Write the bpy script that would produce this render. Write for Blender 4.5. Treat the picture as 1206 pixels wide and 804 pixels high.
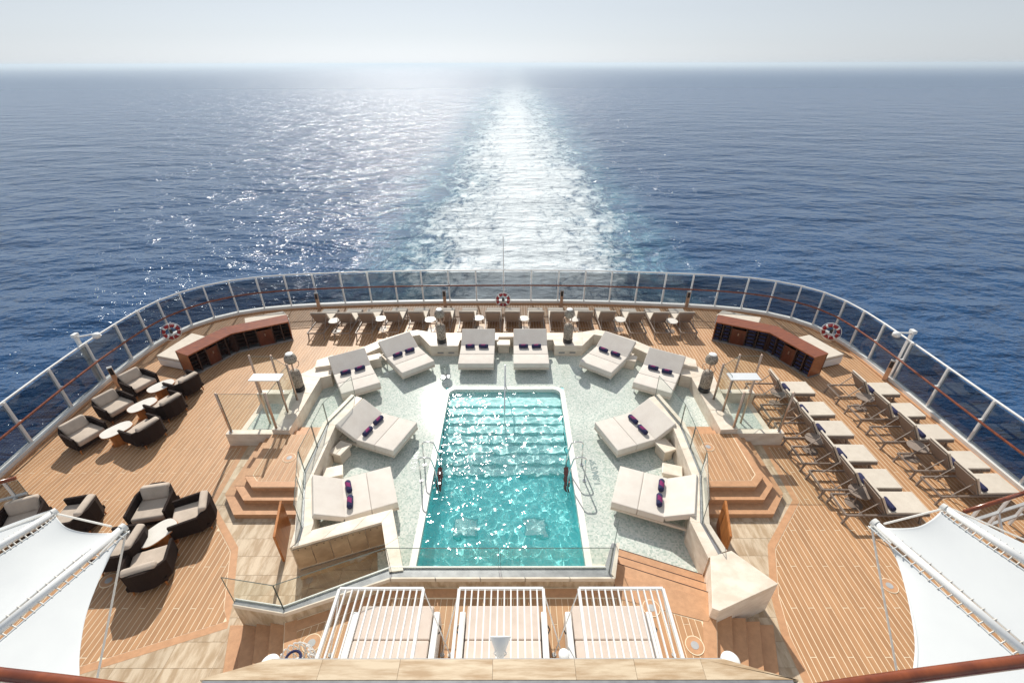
import bpy, bmesh, math, random
from mathutils import Vector, Matrix
random.seed(7)
PI = math.pi
for o in list(bpy.data.objects): bpy.data.objects.remove(o)
SC = bpy.context.scene
COL = SC.collection

# ------------------------------------------------------------------ camera
CAMX, H, F = 0.22, 9.5, 545.0
TH = math.atan(327.0 / F)
CT, ST = math.cos(TH), math.sin(TH)
cd = bpy.data.cameras.new('camera'); cam = bpy.data.objects.new('camera', cd); COL.objects.link(cam)
cam.location = (CAMX, 0, H); cam.rotation_euler = (PI / 2 - TH, math.radians(0.1), 0)
cd.sensor_width = 36; cd.lens = F / 1206 * 36; cd.clip_start = 0.05; cd.clip_end = 200000
SC.camera = cam

# ------------------------------------------------------------------ light
SUN_EL, SUN_AZ = math.radians(38.6), math.radians(-11.4)      # azimuth measured from +y towards +x
w = bpy.data.worlds.new('World'); SC.world = w; w.use_nodes = True
nt = w.node_tree; nt.nodes.clear()
sky = nt.nodes.new('ShaderNodeTexSky'); sky.sky_type = 'NISHITA'; sky.sun_disc = False
sky.sun_elevation = SUN_EL; sky.sun_rotation = SUN_AZ
sky.air_density = 1.0; sky.dust_density = 0.5; sky.ozone_density = 2.0; sky.altitude = 30
bg = nt.nodes.new('ShaderNodeBackground'); bg.inputs[1].default_value = 0.067
wo = nt.nodes.new('ShaderNodeOutputWorld')
hs_ = nt.nodes.new('ShaderNodeHueSaturation'); hs_.inputs['Saturation'].default_value = 0.28
tn_ = nt.nodes.new('ShaderNodeMix'); tn_.data_type = 'RGBA'; tn_.blend_type = 'MULTIPLY'; tn_.inputs[0].default_value = 1; tn_.inputs[7].default_value = (0.93, 1.0, 1.10, 1)
nt.links.new(sky.outputs[0], hs_.inputs['Color']); nt.links.new(hs_.outputs[0], tn_.inputs[6]); hz_ = nt.nodes.new('ShaderNodeMix'); hz_.data_type = 'RGBA'; hz_.inputs[0].default_value = 0.42; hz_.inputs[7].default_value = (9.3, 9.9, 10.5, 1)
nt.links.new(tn_.outputs[2], hz_.inputs[6]); nt.links.new(hz_.outputs[2], bg.inputs[0]); nt.links.new(bg.outputs[0], wo.inputs[0])
sd = bpy.data.lights.new('sun', 'SUN'); sd.energy = 4.2; sd.angle = math.radians(0.55); sd.color = (1, 0.95, 0.86)
sun = bpy.data.objects.new('sun', sd); COL.objects.link(sun)
sdir = Vector((math.sin(SUN_AZ) * math.cos(SUN_EL), math.cos(SUN_AZ) * math.cos(SUN_EL), math.sin(SUN_EL)))
sun.rotation_euler = sdir.to_track_quat('Z', 'Y').to_euler()
sun.location = (0, 30, 40)
SC.view_settings.view_transform = 'Standard'; SC.view_settings.look = 'None'
SC.view_settings.exposure = 0.25; SC.view_settings.gamma = 1
SC.cycles.use_denoising = True
SC.cycles.max_bounces = 8; SC.cycles.transparent_max_bounces = 24
SC.cycles.sample_clamp_indirect = 20

# ------------------------------------------------------------------ helpers
def P(u, v, z):
    """where the sight line of a pixel of the photograph meets height z"""
    a = v - 402.0
    dx, dy, dz = u - 603.0, F * CT - a * ST, -F * ST - a * CT
    t = (z - H) / dz
    return Vector((CAMX + dx * t, dy * t, z))
def PX(x, y, z):
    X, Y, Z = x - CAMX, y, z - H
    d = Y * CT - Z * ST
    if d < 0.1: return None
    return 603 + F * X / d, 402 - F * (Y * ST + Z * CT) / d
def inframe(x, y, z, m=10):
    p = PX(x, y, z)
    return p is not None and -m < p[0] < 1206 + m and -m < p[1] < 804 + m

class MB:
    def __init__(s): s.v = []; s.f = []
    def add(s, vs, fs):
        n = len(s.v); s.v += [tuple(v) for v in vs]; s.f += [tuple(i + n for i in f) for f in fs]; return s
    def box(s, c, d, rz=0, M=None):
        hx, hy, hz = d[0] / 2, d[1] / 2, d[2] / 2
        vs = [Vector((x, y, z)) for z in (-hz, hz) for x, y in ((-hx, -hy), (hx, -hy), (hx, hy), (-hx, hy))]
        R = M if M is not None else Matrix.Rotation(rz, 3, 'Z')
        vs = [R @ v + Vector(c) for v in vs]
        return s.add(vs, [(0, 3, 2, 1), (4, 5, 6, 7), (0, 1, 5, 4), (1, 2, 6, 5), (2, 3, 7, 6), (3, 0, 4, 7)])
    def bar(s, a, b, wx, wz, up=(0, 0, 1)):
        a, b = Vector(a), Vector(b); d = b - a; L = d.length
        if L < 1e-6: return s
        x = d / L; u = Vector(up)
        if abs(x.dot(u)) > 0.98: u = Vector((0, 1, 0))
        y = u.cross(x).normalized(); z = x.cross(y)
        M = Matrix((x, y, z)).transposed()
        return s.box((a + b) / 2, (L, wx, wz), M=M)
    def prism(s, poly, z0, z1):
        poly = [Vector((p[0], p[1])) for p in poly]
        ar = sum(poly[i].x * poly[(i + 1) % len(poly)].y - poly[(i + 1) % len(poly)].x * poly[i].y for i in range(len(poly)))
        if ar < 0: poly.reverse()
        n = len(poly)
        vs = [(p.x, p.y, z0) for p in poly] + [(p.x, p.y, z1) for p in poly]
        return s.add(vs, [tuple(range(n - 1, -1, -1)), tuple(range(n, 2 * n))] + [(i, (i + 1) % n, n + (i + 1) % n, n + i) for i in range(n)])
    def tube(s, pts, r, n=8, close=False, cap=True):
        pts = [Vector(p) for p in pts]; m = len(pts); base = len(s.v); prev = None
        rr = r if isinstance(r, (list, tuple)) else [r] * m
        for i, p in enumerate(pts):
            a = pts[(i - 1) % m] if (close or i > 0) else p
            b = pts[(i + 1) % m] if (close or i < m - 1) else p
            t = (b - a).normalized()
            if prev is None:
                u = Vector((0, 0, 1)) if abs(t.z) < 0.9 else Vector((1, 0, 0))
            else: u = prev
            x = (u - t * u.dot(t)).normalized(); y = t.cross(x); prev = x
            for k in range(n):
                q = 2 * PI * k / n
                s.v.append(tuple(p + (x * math.cos(q) + y * math.sin(q)) * rr[i]))
        for i in range(m if close else m - 1):
            j = (i + 1) % m
            for k in range(n):
                k2 = (k + 1) % n
                s.f.append((base + i * n + k, base + i * n + k2, base + j * n + k2, base + j * n + k))
        if cap and not close:
            s.f.append(tuple(base + k for k in range(n - 1, -1, -1))); s.f.append(tuple(base + (m - 1) * n + k for k in range(n)))
        return s
    def lathe(s, prof, c=(0, 0, 0), n=20, M=None):
        base = len(s.v); m = len(prof)
        for r, z in prof:
            for k in range(n):
                q = 2 * PI * k / n; v = Vector((r * math.cos(q), r * math.sin(q), z))
                if M is not None: v = M @ v
                s.v.append(tuple(v + Vector(c)))
        for i in range(m - 1):
            for k in range(n):
                k2 = (k + 1) % n
                s.f.append((base + i * n + k, base + i * n + k2, base + (i + 1) * n + k2, base + (i + 1) * n + k))
        s.f.append(tuple(base + k for k in range(n - 1, -1, -1))); s.f.append(tuple(base + (m - 1) * n + k for k in range(n)))
        return s
    def grid(s, fn, nu, nv):
        base = len(s.v)
        for j in range(nv + 1):
            for i in range(nu + 1): s.v.append(tuple(fn(i / nu, j / nv)))
        for j in range(nv):
            for i in range(nu):
                a = base + j * (nu + 1) + i
                s.f.append((a, a + 1, a + nu + 2, a + nu + 1))
        return s
    def mesh(s, name, mt, smooth=False):
        me = bpy.data.meshes.new(name); me.from_pydata(s.v, [], s.f); me.materials.append(mt)
        if smooth:
            me.polygons.foreach_set('use_smooth', [True] * len(me.polygons))
        me.update(); return me
    def build(s, name, mt, parent=None, smooth=False, bevel=0, seg=2, auto=None):
        me = s.mesh(name, mt, smooth)
        if bevel:
            bm = bmesh.new(); bm.from_mesh(me)
            es = [e for e in bm.edges if len(e.link_faces) == 2 and e.calc_face_angle(0) > 0.6]
            bmesh.ops.bevel(bm, geom=es, offset=bevel, segments=seg, profile=0.6, affect='EDGES', clamp_overlap=True)
            for f in bm.faces: f.smooth = smooth
            bm.to_mesh(me); bm.free()
        return link(name, me, parent)
def link(name, me, parent=None):
    o = bpy.data.objects.new(name, me); COL.objects.link(o)
    if parent is not None: o.parent = parent
    return o
def tag(o, label, cat, group=None):
    o['label'] = label; o['category'] = cat
    if group: o['group'] = group
    return o
def thing(name, label, cat, loc=(0, 0, 0), rz=0, group=None):
    o = bpy.data.objects.new(name, None); COL.objects.link(o); o.empty_display_size = 0.2
    o.location = loc; o.rotation_euler = (0, 0, rz)
    return tag(o, label, cat, group)
def struct(o): o['kind'] = 'structure'; return o
def stuff(o): o['kind'] = 'stuff'; return o
KIDS = {}
def dup(root, loc, rz, label, group=None):
    def cp(o, par):
        c = o.copy(); COL.objects.link(c); c.parent = par
        for ch in list(o.children): cp(ch, c)
        return c
    r = cp(root, None); r.location = loc; r.rotation_euler = (0, 0, rz); r['label'] = label
    if group: r['group'] = group
    return r
class Maker:
    """first call places the prototype, later calls copy it"""
    def __init__(s, fn, name, cat, group): s.fn, s.name, s.cat, s.group, s.o = fn, name, cat, group, None
    def __call__(s, loc, rz, label):
        if s.o is None:
            s.o = thing(s.name, label, s.cat, loc, rz, s.group); s.fn(s.o); return s.o
        return dup(s.o, loc, rz, label, s.group)

ORD = ['first', 'second', 'third', 'fourth', 'fifth', 'sixth', 'seventh', 'eighth', 'ninth', 'tenth', 'eleventh', 'twelfth', 'thirteenth', 'fourteenth', 'fifteenth', 'sixteenth']
# ------------------------------------------------------------------ materials
def mat(name, col, rough=0.6, col2=None, scale=6, stretch=(1, 1, 1), metal=0, bump=0, bscale=None, var=0.0, island=0.0, spec=0.5, detail=5, emit=None, coords='Object', rot=0, contrast=(0.35, 0.65)):
    m = bpy.data.materials.new(name); m.use_nodes = True; t = m.node_tree; N = t.nodes; L = t.links
    b = N['Principled BSDF']; b.inputs['Roughness'].default_value = rough; b.inputs['Metallic'].default_value = metal
    b.inputs['Specular IOR Level'].default_value = spec
    col2 = col2 or tuple(c * 0.82 for c in col)
    tc = N.new('ShaderNodeTexCoord'); mp = N.new('ShaderNodeMapping'); mp.inputs['Scale'].default_value = stretch
    mp.inputs['Rotation'].default_value = (0, 0, rot)
    L.new(tc.outputs[coords], mp.inputs[0])
    oi = N.new('ShaderNodeObjectInfo')
    add = N.new('ShaderNodeVectorMath'); add.operation = 'ADD'
    sc = N.new('ShaderNodeMath'); sc.operation = 'MULTIPLY'; sc.inputs[1].default_value = 37.0
    L.new(oi.outputs['Random'], sc.inputs[0]); L.new(mp.outputs[0], add.inputs[0]); L.new(sc.outputs[0], add.inputs[1])
    no = N.new('ShaderNodeTexNoise'); no.inputs['Scale'].default_value = scale; no.inputs['Detail'].default_value = detail; no.inputs['Roughness'].default_value = 0.6
    L.new(add.outputs[0], no.inputs['Vector'])
    r = N.new('ShaderNodeValToRGB'); r.color_ramp.elements[0].position, r.color_ramp.elements[1].position = contrast
    r.color_ramp.elements[0].color = (*col2, 1); r.color_ramp.elements[1].color = (*col, 1)
    L.new(no.outputs['Fac'], r.inputs[0]); out = r.outputs[0]
    if var or island:
        geo = N.new('ShaderNodeNewGeometry')
        hs = N.new('ShaderNodeHueSaturation'); L.new(out, hs.inputs['Color'])
        m1 = N.new('ShaderNodeMath'); m1.operation = 'MULTIPLY_ADD'; m1.inputs[1].default_value = 2 * var; m1.inputs[2].default_value = 1 - var
        L.new(oi.outputs['Random'], m1.inputs[0])
        m2 = N.new('ShaderNodeMath'); m2.operation = 'MULTIPLY_ADD'; m2.inputs[1].default_value = 2 * island; m2.inputs[2].default_value = 1 - island
        L.new(geo.outputs['Random Per Island'], m2.inputs[0])
        m3 = N.new('ShaderNodeMath'); m3.operation = 'MULTIPLY'; L.new(m1.outputs[0], m3.inputs[0]); L.new(m2.outputs[0], m3.inputs[1])
        L.new(m3.outputs[0], hs.inputs['Value']); out = hs.outputs[0]
    L.new(out, b.inputs['Base Color'])
    if bump:
        n2 = N.new('ShaderNodeTexNoise'); n2.inputs['Scale'].default_value = bscale or scale * 6; n2.inputs['Detail'].default_value = 4
        L.new(mp.outputs[0], n2.inputs['Vector'])
        bp = N.new('ShaderNodeBump'); bp.inputs['Strength'].default_value = bump; bp.inputs['Distance'].default_value = 0.01
        L.new(n2.outputs['Fac'], bp.inputs['Height']); L.new(bp.outputs[0], b.inputs['Normal'])
    if emit: b.inputs['Emission Color'].default_value = (*emit, 1); b.inputs['Emission Strength'].default_value = 1
    return m
def glass_mat(name, tint, refl=1.0, rough=0.0):
    m = bpy.data.materials.new(name); m.use_nodes = True; t = m.node_tree; N = t.nodes; L = t.links; N.clear()
    o = N.new('ShaderNodeOutputMaterial'); mx = N.new('ShaderNodeMixShader'); tr = N.new('ShaderNodeBsdfTransparent'); gl = N.new('ShaderNodeBsdfGlossy')
    tr.inputs[0].default_value = (*tint, 1); gl.inputs['Roughness'].default_value = rough; gl.inputs[0].default_value = (0.95, 1, 0.98, 1)
    fr = N.new('ShaderNodeFresnel'); fr.inputs[0].default_value = 1.5
    geo = N.new('ShaderNodeNewGeometry')
    inv = N.new('ShaderNodeMath'); inv.operation = 'SUBTRACT'; inv.inputs[0].default_value = 1; L.new(geo.outputs['Backfacing'], inv.inputs[1])
    mm = N.new('ShaderNodeMath'); mm.operation = 'MULTIPLY'; L.new(fr.outputs[0], mm.inputs[0]); L.new(inv.outputs[0], mm.inputs[1])
    ml = N.new('ShaderNodeMath'); ml.operation = 'MULTIPLY'; ml.inputs[1].default_value = refl; L.new(mm.outputs[0], ml.inputs[0])
    L.new(ml.outputs[0], mx.inputs[0]); L.new(tr.outputs[0], mx.inputs[1]); L.new(gl.outputs[0], mx.inputs[2]); L.new(mx.outputs[0], o.inputs[0])
    return m
M = {}
M['teak'] = mat('teak', (0.51, 0.275, 0.132), 0.50, (0.39, 0.205, 0.096), 1.1, (3.5, 0.9, 1), bump=0.25, bscale=40, var=0.045, island=0.045, detail=8)
M['teak_trim'] = mat('teak_trim', (0.58, 0.315, 0.165), 0.5, (0.48, 0.255, 0.13), 4, (2, 2, 2), bump=0.15, var=0.06)
M['caulk'] = mat('caulk', (0.88, 0.74, 0.54), 0.8, (0.78, 0.64, 0.45), 3)
M['trav'] = mat('travertine', (0.62, 0.50, 0.36), 0.45, (0.42, 0.30, 0.185), 2.2, (3.6, 0.8, 1), var=0.07, detail=10, contrast=(0.40, 0.60), bump=0.08)
M['trav_x'] = mat('travertine_long_grain', (0.66, 0.53, 0.37), 0.45, (0.43, 0.29, 0.165), 2.0, (0.7, 5.5, 4), var=0.05, detail=10, contrast=(0.38, 0.60), bump=0.08)
M['stone'] = mat('pale_stone', (0.80, 0.71, 0.60), 0.5, (0.66, 0.56, 0.45), 2.4, (1, 1.6, 2.6), var=0.05, detail=9, bump=0.1, contrast=(0.36, 0.62))
M['stone_dark'] = mat('brown_stone', (0.50, 0.37, 0.24), 0.5, (0.30, 0.205, 0.13), 2.2, (0.8, 1.6, 1.5), var=0.10, detail=9, bump=0.1)
M['white'] = mat('white_paint', (0.80, 0.80, 0.79), 0.35, (0.74, 0.74, 0.73), 3)
M['white_matt'] = mat('white_gelcoat', (0.78, 0.77, 0.74), 0.5, (0.72, 0.71, 0.68), 3)
M['sail'] = mat('white_sailcloth', (0.66, 0.68, 0.685), 0.7, (0.62, 0.64, 0.65), 1.2, bump=0.05, bscale=300)
M['grey'] = mat('grey_metal', (0.30, 0.30, 0.31), 0.4, (0.22, 0.22, 0.23), 6, metal=0.3)
M['chrome'] = mat('chrome', (0.80, 0.80, 0.80), 0.14, (0.72, 0.72, 0.72), 6, metal=1)
M['bronze'] = mat('brushed_bronze', (0.62, 0.46, 0.36), 0.33, (0.52, 0.37, 0.28), 6, metal=0.65)
M['mahog'] = mat('varnished_mahogany', (0.29, 0.080, 0.024), 0.28, (0.16, 0.040, 0.014), 3, (1.5, 8, 8), bump=0.05, spec=0.6)
M['rail_wood'] = mat('varnished_handrail', (0.25, 0.062, 0.020), 0.2, (0.14, 0.032, 0.012), 3, (3, 3, 3), spec=0.6)
M['dark_wood'] = mat('dark_shelf_wood', (0.055, 0.022, 0.015), 0.4, (0.03, 0.012, 0.01), 5)
M['door_wood'] = mat('orange_wood', (0.50, 0.19, 0.05), 0.35, (0.34, 0.12, 0.03), 3, (3, 3, 0.6))
M['taupe'] = mat('taupe_metal', (0.27, 0.215, 0.18), 0.45, (0.22, 0.175, 0.145), 8)
M['mesh'] = mat('taupe_mesh_fabric', (0.30, 0.235, 0.195), 0.85, (0.24, 0.19, 0.155), 40, bump=0.3, bscale=300)
M['cream'] = mat('cream_pad', (0.66, 0.59, 0.50), 0.9, (0.60, 0.53, 0.445), 5, bump=0.15, bscale=250, var=0.03)
M['mattress'] = mat('ivory_mattress', (0.72, 0.665, 0.605), 0.9, (0.67, 0.61, 0.55), 4, bump=0.2, bscale=200, var=0.03)
M['beige_cush'] = mat('beige_cushion', (0.66, 0.56, 0.49), 0.9, (0.60, 0.50, 0.43), 4, bump=0.2, bscale=200, var=0.03)
M['wicker'] = mat('dark_woven_shell', (0.034, 0.020, 0.016), 0.85, (0.014, 0.009, 0.008), 60, spec=0.2, bump=0.6, bscale=90)
M['grey_cush'] = mat('warm_grey_cushion', (0.56, 0.47, 0.39), 0.9, (0.47, 0.39, 0.32), 4, bump=0.3, bscale=30, var=0.06)
M['table_top'] = mat('pale_table_top', (0.76, 0.72, 0.66), 0.3, (0.70, 0.66, 0.60), 4)
M['navy'] = mat('navy_towel', (0.030, 0.034, 0.105), 0.95, (0.018, 0.018, 0.06), 30, bump=0.5, bscale=120)
M['magenta'] = mat('magenta_band', (0.26, 0.018, 0.12), 0.95, (0.12, 0.014, 0.09), 18, bump=0.4, bscale=120)
M['brushed'] = mat('brushed_steel', (0.86, 0.87, 0.88), 0.42, (0.82, 0.83, 0.84), 6, metal=0.6)
M['black'] = mat('black_plastic', (0.02, 0.02, 0.022), 0.4)
M['red'] = mat('lifebuoy_red', (0.33, 0.012, 0.018), 0.5, (0.24, 0.008, 0.012), 5)
M['steel_grey'] = mat('grey_paint', (0.45, 0.45, 0.45), 0.5)
M['rope'] = mat('white_rope', (0.92, 0.91, 0.88), 0.8, (0.9, 0.89, 0.86))
rt_ = M['rope'].node_tree; rm_ = rt_.nodes.new('ShaderNodeMixShader'); rtr = rt_.nodes.new('ShaderNodeBsdfTranslucent')
rtr.inputs[0].default_value = (0.9, 0.9, 0.88, 1); rm_.inputs[0].default_value = 0.45
ro_ = [n for n in rt_.nodes if n.type == 'OUTPUT_MATERIAL'][0]
rt_.links.new(rt_.nodes['Principled BSDF'].outputs[0], rm_.inputs[1]); rt_.links.new(rtr.outputs[0], rm_.inputs[2]); rt_.links.new(rm_.outputs[0], ro_.inputs[0])
M['lace'] = mat('grey_lacing', (0.66, 0.63, 0.58), 0.8)
M['lattice'] = mat('hammered_metal', (0.46, 0.40, 0.33), 0.65, (0.13, 0.10, 0.08), 34, metal=0.1, bump=0.6, bscale=60, contrast=(0.40, 0.60))
M['glass_rail'] = glass_mat('smoked_glass', (0.56, 0.58, 0.60), 1.0)
M['glass'] = glass_mat('clear_glass', (0.945, 0.965, 0.955), 1.0)
M['glass_edge'] = mat('glass_edge', (0.10, 0.13, 0.12), 0.2)

def mosaic_mat(name, cols, scale, rough, dark=1.0, spec=0.5):
    m = bpy.data.materials.new(name); m.use_nodes = True; t = m.node_tree; N = t.nodes; L = t.links
    b = N['Principled BSDF']; b.inputs['Roughness'].default_value = rough; b.inputs['Specular IOR Level'].default_value = spec
    tc = N.new('ShaderNodeTexCoord')
    sn = N.new('ShaderNodeVectorMath'); sn.operation = 'SNAP'; sn.inputs[1].default_value = (1 / scale,) * 3
    wn = N.new('ShaderNodeTexWhiteNoise'); L.new(tc.outputs['Object'], sn.inputs[0]); L.new(sn.outputs[0], wn.inputs[0])
    r = N.new('ShaderNodeValToRGB'); e = r.color_ramp.elements
    while len(e) < len(cols): e.new(0.5)
    for i, c in enumerate(cols): e[i].position = i / (len(cols) - 1); e[i].color = (*c, 1)
    L.new(wn.outputs['Value'], r.inputs[0])
    no = N.new('ShaderNodeTexNoise'); no.inputs['Scale'].default_value = 0.8; no.inputs['Detail'].default_value = 6; L.new(tc.outputs['Object'], no.inputs[0])
    mr = N.new('ShaderNodeMapRange'); mr.inputs[1].default_value = 0.3; mr.inputs[2].default_value = 0.7; mr.inputs[3].default_value = 0.88 * dark; mr.inputs[4].default_value = 1.08 * dark
    L.new(no.outputs['Fac'], mr.inputs[0])
    mu = N.new('ShaderNodeVectorMath'); mu.operation = 'SCALE'; L.new(r.outputs[0], mu.inputs[0]); L.new(mr.outputs[0], mu.inputs['Scale'])
    L.new(mu.outputs[0], b.inputs['Base Color'])
    bp = N.new('ShaderNodeBump'); bp.inputs['Strength'].default_value = 0.02; bp.inputs['Distance'].default_value = 0.002
    L.new(wn.outputs['Value'], bp.inputs['Height']); L.new(bp.outputs[0], b.inputs['Normal'])
    return m
M['mosaic'] = mosaic_mat('pale_green_mosaic', [(0.38, 0.47, 0.42), (0.55, 0.60, 0.55), (0.68, 0.70, 0.65), (0.50, 0.58, 0.53)], 28, 0.05)
M['pool_tile'] = mosaic_mat('turquoise_pool_mosaic', [(0.20, 0.94, 0.96), (0.30, 0.97, 0.98), (0.42, 0.99, 0.99)], 40, 0.5)
M['pool_step'] = mosaic_mat('pale_turquoise_step_mosaic', [(0.46, 0.88, 0.88), (0.58, 0.93, 0.92), (0.70, 0.96, 0.95)], 40, 0.5)

def sea_mat():
    m = bpy.data.materials.new('sea_water'); m.use_nodes = True; t = m.node_tree; N = t.nodes; L = t.links
    b = N['Principled BSDF']; b.inputs['IOR'].default_value = 1.333
    def math_(op, a, c=None, d=None):
        n = N.new('ShaderNodeMath'); n.operation = op
        for i, q in enumerate((a, c, d)):
            if q is None: continue
            if isinstance(q, (int, float)): n.inputs[i].default_value = q
            else: L.new(q, n.inputs[i])
        return n.outputs[0]
    def noise(scale, detail=4, rough=0.55, sx=1, sy=1, rot=0, dist=0):
        mp = N.new('ShaderNodeMapping'); mp.inputs['Scale'].default_value = (sx, sy, 1); mp.inputs['Rotation'].default_value = (0, 0, rot)
        L.new(geo.outputs['Position'], mp.inputs[0])
        n = N.new('ShaderNodeTexNoise'); n.inputs['Scale'].default_value = scale; n.inputs['Detail'].default_value = detail
        n.inputs['Roughness'].default_value = rough; n.inputs['Distortion'].default_value = dist; L.new(mp.outputs[0], n.inputs['Vector']); return n.outputs['Fac']
    def ramp(x, a, c, lo=0.0, hi=1.0):
        n = N.new('ShaderNodeMapRange'); n.interpolation_type = 'SMOOTHSTEP'
        n.inputs[1].default_value = a; n.inputs[2].default_value = c; n.inputs[3].default_value = lo; n.inputs[4].default_value = hi
        L.new(x, n.inputs[0]); return n.outputs[0]
    geo = N.new('ShaderNodeNewGeometry'); sp = N.new('ShaderNodeSeparateXYZ'); L.new(geo.outputs['Position'], sp.inputs[0])
    X, Y = sp.outputs[0], sp.outputs[1]
    # wake: half width grows with the distance astern
    wig = math_('MULTIPLY_ADD', noise(0.035, 3), 22.0, -11.0)
    xx = math_('ADD', math_('SUBTRACT', X, math_('MULTIPLY_ADD', Y, 0.002, 1.5)), wig)
    ax = math_('ABSOLUTE', xx)
    hw = math_('MULTIPLY_ADD', Y, 0.030, 30.0)
    q = math_('DIVIDE', ax, hw)
    core = ramp(q, 0.35, 1.2, 1.0, 0.0)
    inner = ramp(q, 0.05, 0.55, 1.0, 0.0)
    line = ramp(math_('DIVIDE', math_('ABSOLUTE', math_('SUBTRACT', X, 1.5)), math_('MULTIPLY_ADD', Y, 0.012, 2.5)), 0.4, 1.6, 1.0, 0.0)
    far = ramp(Y, 90.0, 1100.0, 1.0, 0.0)
    fn = noise(0.34, 9, 0.74, 1.0, 0.5, 0, 0.9)
    fn2 = noise(1.1, 6, 0.70, 1, 1, 0, 0.6)
    fsum = math_('MULTIPLY_ADD', fn2, 0.35, math_('MULTIPLY', fn, 0.65))
    # foam appears where the noise passes a threshold that falls towards the middle of the wake
    thr = math_('SUBTRACT', 0.70, math_('MULTIPLY', core, math_('MULTIPLY_ADD', inner, 0.05, 0.27)))
    thr = math_('SUBTRACT', thr, math_('MULTIPLY', math_('MULTIPLY', line, far), 0.05))
    thr = math_('ADD', thr, math_('MULTIPLY_ADD', noise(0.07, 3, 0.6, 1.3, 0.35), 0.22, -0.11))
    thr = math_('ADD', thr, ramp(Y, 120.0, 500.0, 0.0, 0.06))
    dl = math_('SUBTRACT', fsum, thr)
    foam = math_('MULTIPLY', ramp(dl, -0.05, 0.13, 0.0, 1.0), math_('MULTIPLY', ramp(core, 0.0, 0.35), math_('MULTIPLY_ADD', far, 0.70, 0.30)))
    foam = math_('MULTIPLY', foam, 0.92)
    aer = math_('MULTIPLY', math_('MULTIPLY', core, ramp(fn, 0.40, 0.62, 0.15, 1.0)), math_('MULTIPLY_ADD', far, 0.8, 0.1))
    c1 = N.new('ShaderNodeMix'); c1.data_type = 'RGBA'; c1.inputs[6].default_value = (0.011, 0.062, 0.165, 1); c1.inputs[7].default_value = (0.15, 0.40, 0.50, 1)
    L.new(aer, c1.inputs[0])
    c2 = N.new('ShaderNodeMix'); c2.data_type = 'RGBA'; c2.inputs[7].default_value = (0.68, 0.73, 0.76, 1)
    L.new(foam, c2.inputs[0]); L.new(c1.outputs[2], c2.inputs[6])
    L.new(c2.outputs[2], b.inputs['Base Color'])
    L.new(math_('ADD', math_('MULTIPLY', foam, 0.5), ramp(Y, 60.0, 1500.0, 0.13, 0.42)), b.inputs['Roughness'])
    L.new(ramp(Y, 120.0, 1000.0, 0.36, 0.20), b.inputs['Specular IOR Level'])
    # waves
    h = math_('MULTIPLY', noise(0.055, 4, 0.5, 0.7, 1.3, 0.35), 6.5)
    h = math_('ADD', h, math_('MULTIPLY', noise(0.17, 5, 0.55, 0.8, 1.4, -0.25), 2.7))
    h = math_('ADD', h, math_('MULTIPLY', noise(0.42, 3, 0.5, 0.8, 1.3, 0.1), 0.95))
    h = math_('ADD', h, math_('MULTIPLY', noise(1.5, 3, 0.5, 1, 1.2, -0.5), 0.16))
    h = math_('ADD', h, math_('MULTIPLY', math_('MULTIPLY', fn, core), 1.1))
    h = math_('ADD', h, math_('MULTIPLY', foam, 0.12))
    bp = N.new('ShaderNodeBump'); bp.inputs['Strength'].default_value = 0.8; bp.inputs['Distance'].default_value = 1.0
    L.new(h, bp.inputs['Height']); L.new(bp.outputs[0], b.inputs['Normal'])
    return m
M['sea'] = sea_mat()

def pool_water_mat():
    m = bpy.data.materials.new('pool_water'); m.use_nodes = True; t = m.node_tree; b = t.nodes['Principled BSDF']
    b.inputs['Base Color'].default_value = (0.95, 1.0, 1.0, 1); b.inputs['Roughness'].default_value = 0.065
    b.inputs['IOR'].default_value = 1.333; b.inputs['Transmission Weight'].default_value = 1.0
    return m
M['pool_water'] = pool_water_mat()

# ------------------------------------------------------------------ sea
SEA = -22.0
sea = MB(); R0 = 90000
sea.add([(-R0, -3000, SEA), (R0, -3000, SEA), (R0, R0, SEA), (-R0, R0, SEA)], [(0, 1, 2, 3)])
struct(sea.build('sea', M['sea']))

hz = MB().box((0, R0 / 2 - 1500, (SEA - 1 + 12.5) / 2), (2 * R0 + 2000, R0 + 5000, 12.5 - SEA + 1))
hm_ = bpy.data.materials.new('haze'); hm_.use_nodes = True; hm_.node_tree.nodes.clear()
ho = hm_.node_tree.nodes.new('ShaderNodeOutputMaterial'); hv = hm_.node_tree.nodes.new('ShaderNodeVolumePrincipled')
hv.inputs['Color'].default_value = (0.76, 0.88, 1.0, 1); hv.inputs['Density'].default_value = 0.00032; hv.inputs['Anisotropy'].default_value = 0.32
hm_.node_tree.links.new(hv.outputs[0], ho.inputs['Volume'])
stuff(hz.build('haze', hm_))
# ------------------------------------------------------------------ railing line and deck outline
tops = [(-78, 520), (0, 471.7), (57.5, 434), (95.8, 402.7), (141, 378), (158.5, 366), (181, 354), (209, 343.5), (237, 336.3), (265.5, 329.6), (300, 325.4), (333.7, 323.6), (366, 322), (400, 320.8), (431.4, 319.9), (463, 319.3), (495, 318.8), (526, 318.5), (560, 318.4), (592.5, 318.4), (625.4, 318.4), (659, 318.6), (690, 319), (720.6, 319.8), (752.3, 320.8), (785, 322), (817.5, 323.2), (849.8, 324.8), (882, 327), (916.5, 331), (945, 337.3), (972.4, 344.3), (998, 354.7), (1020, 367.9), (1036.8, 379), (1072.3, 402.7), (1117.6, 434.7), (1169.8, 472.4)]
RT = 1.60
rl = [P(u, v, RT) for u, v in tops]
rl = [Vector((p.x, p.y)) for p in rl]
rl = [Vector((-13.45, 3.0)), Vector((-13.45, 4.8)), Vector((-13.42, 6.6))] + rl + [Vector((13.4, 8.4)), Vector((13.45, 6.8)), Vector((13.5, 5.2)), Vector((13.5, 3.0))]
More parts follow.
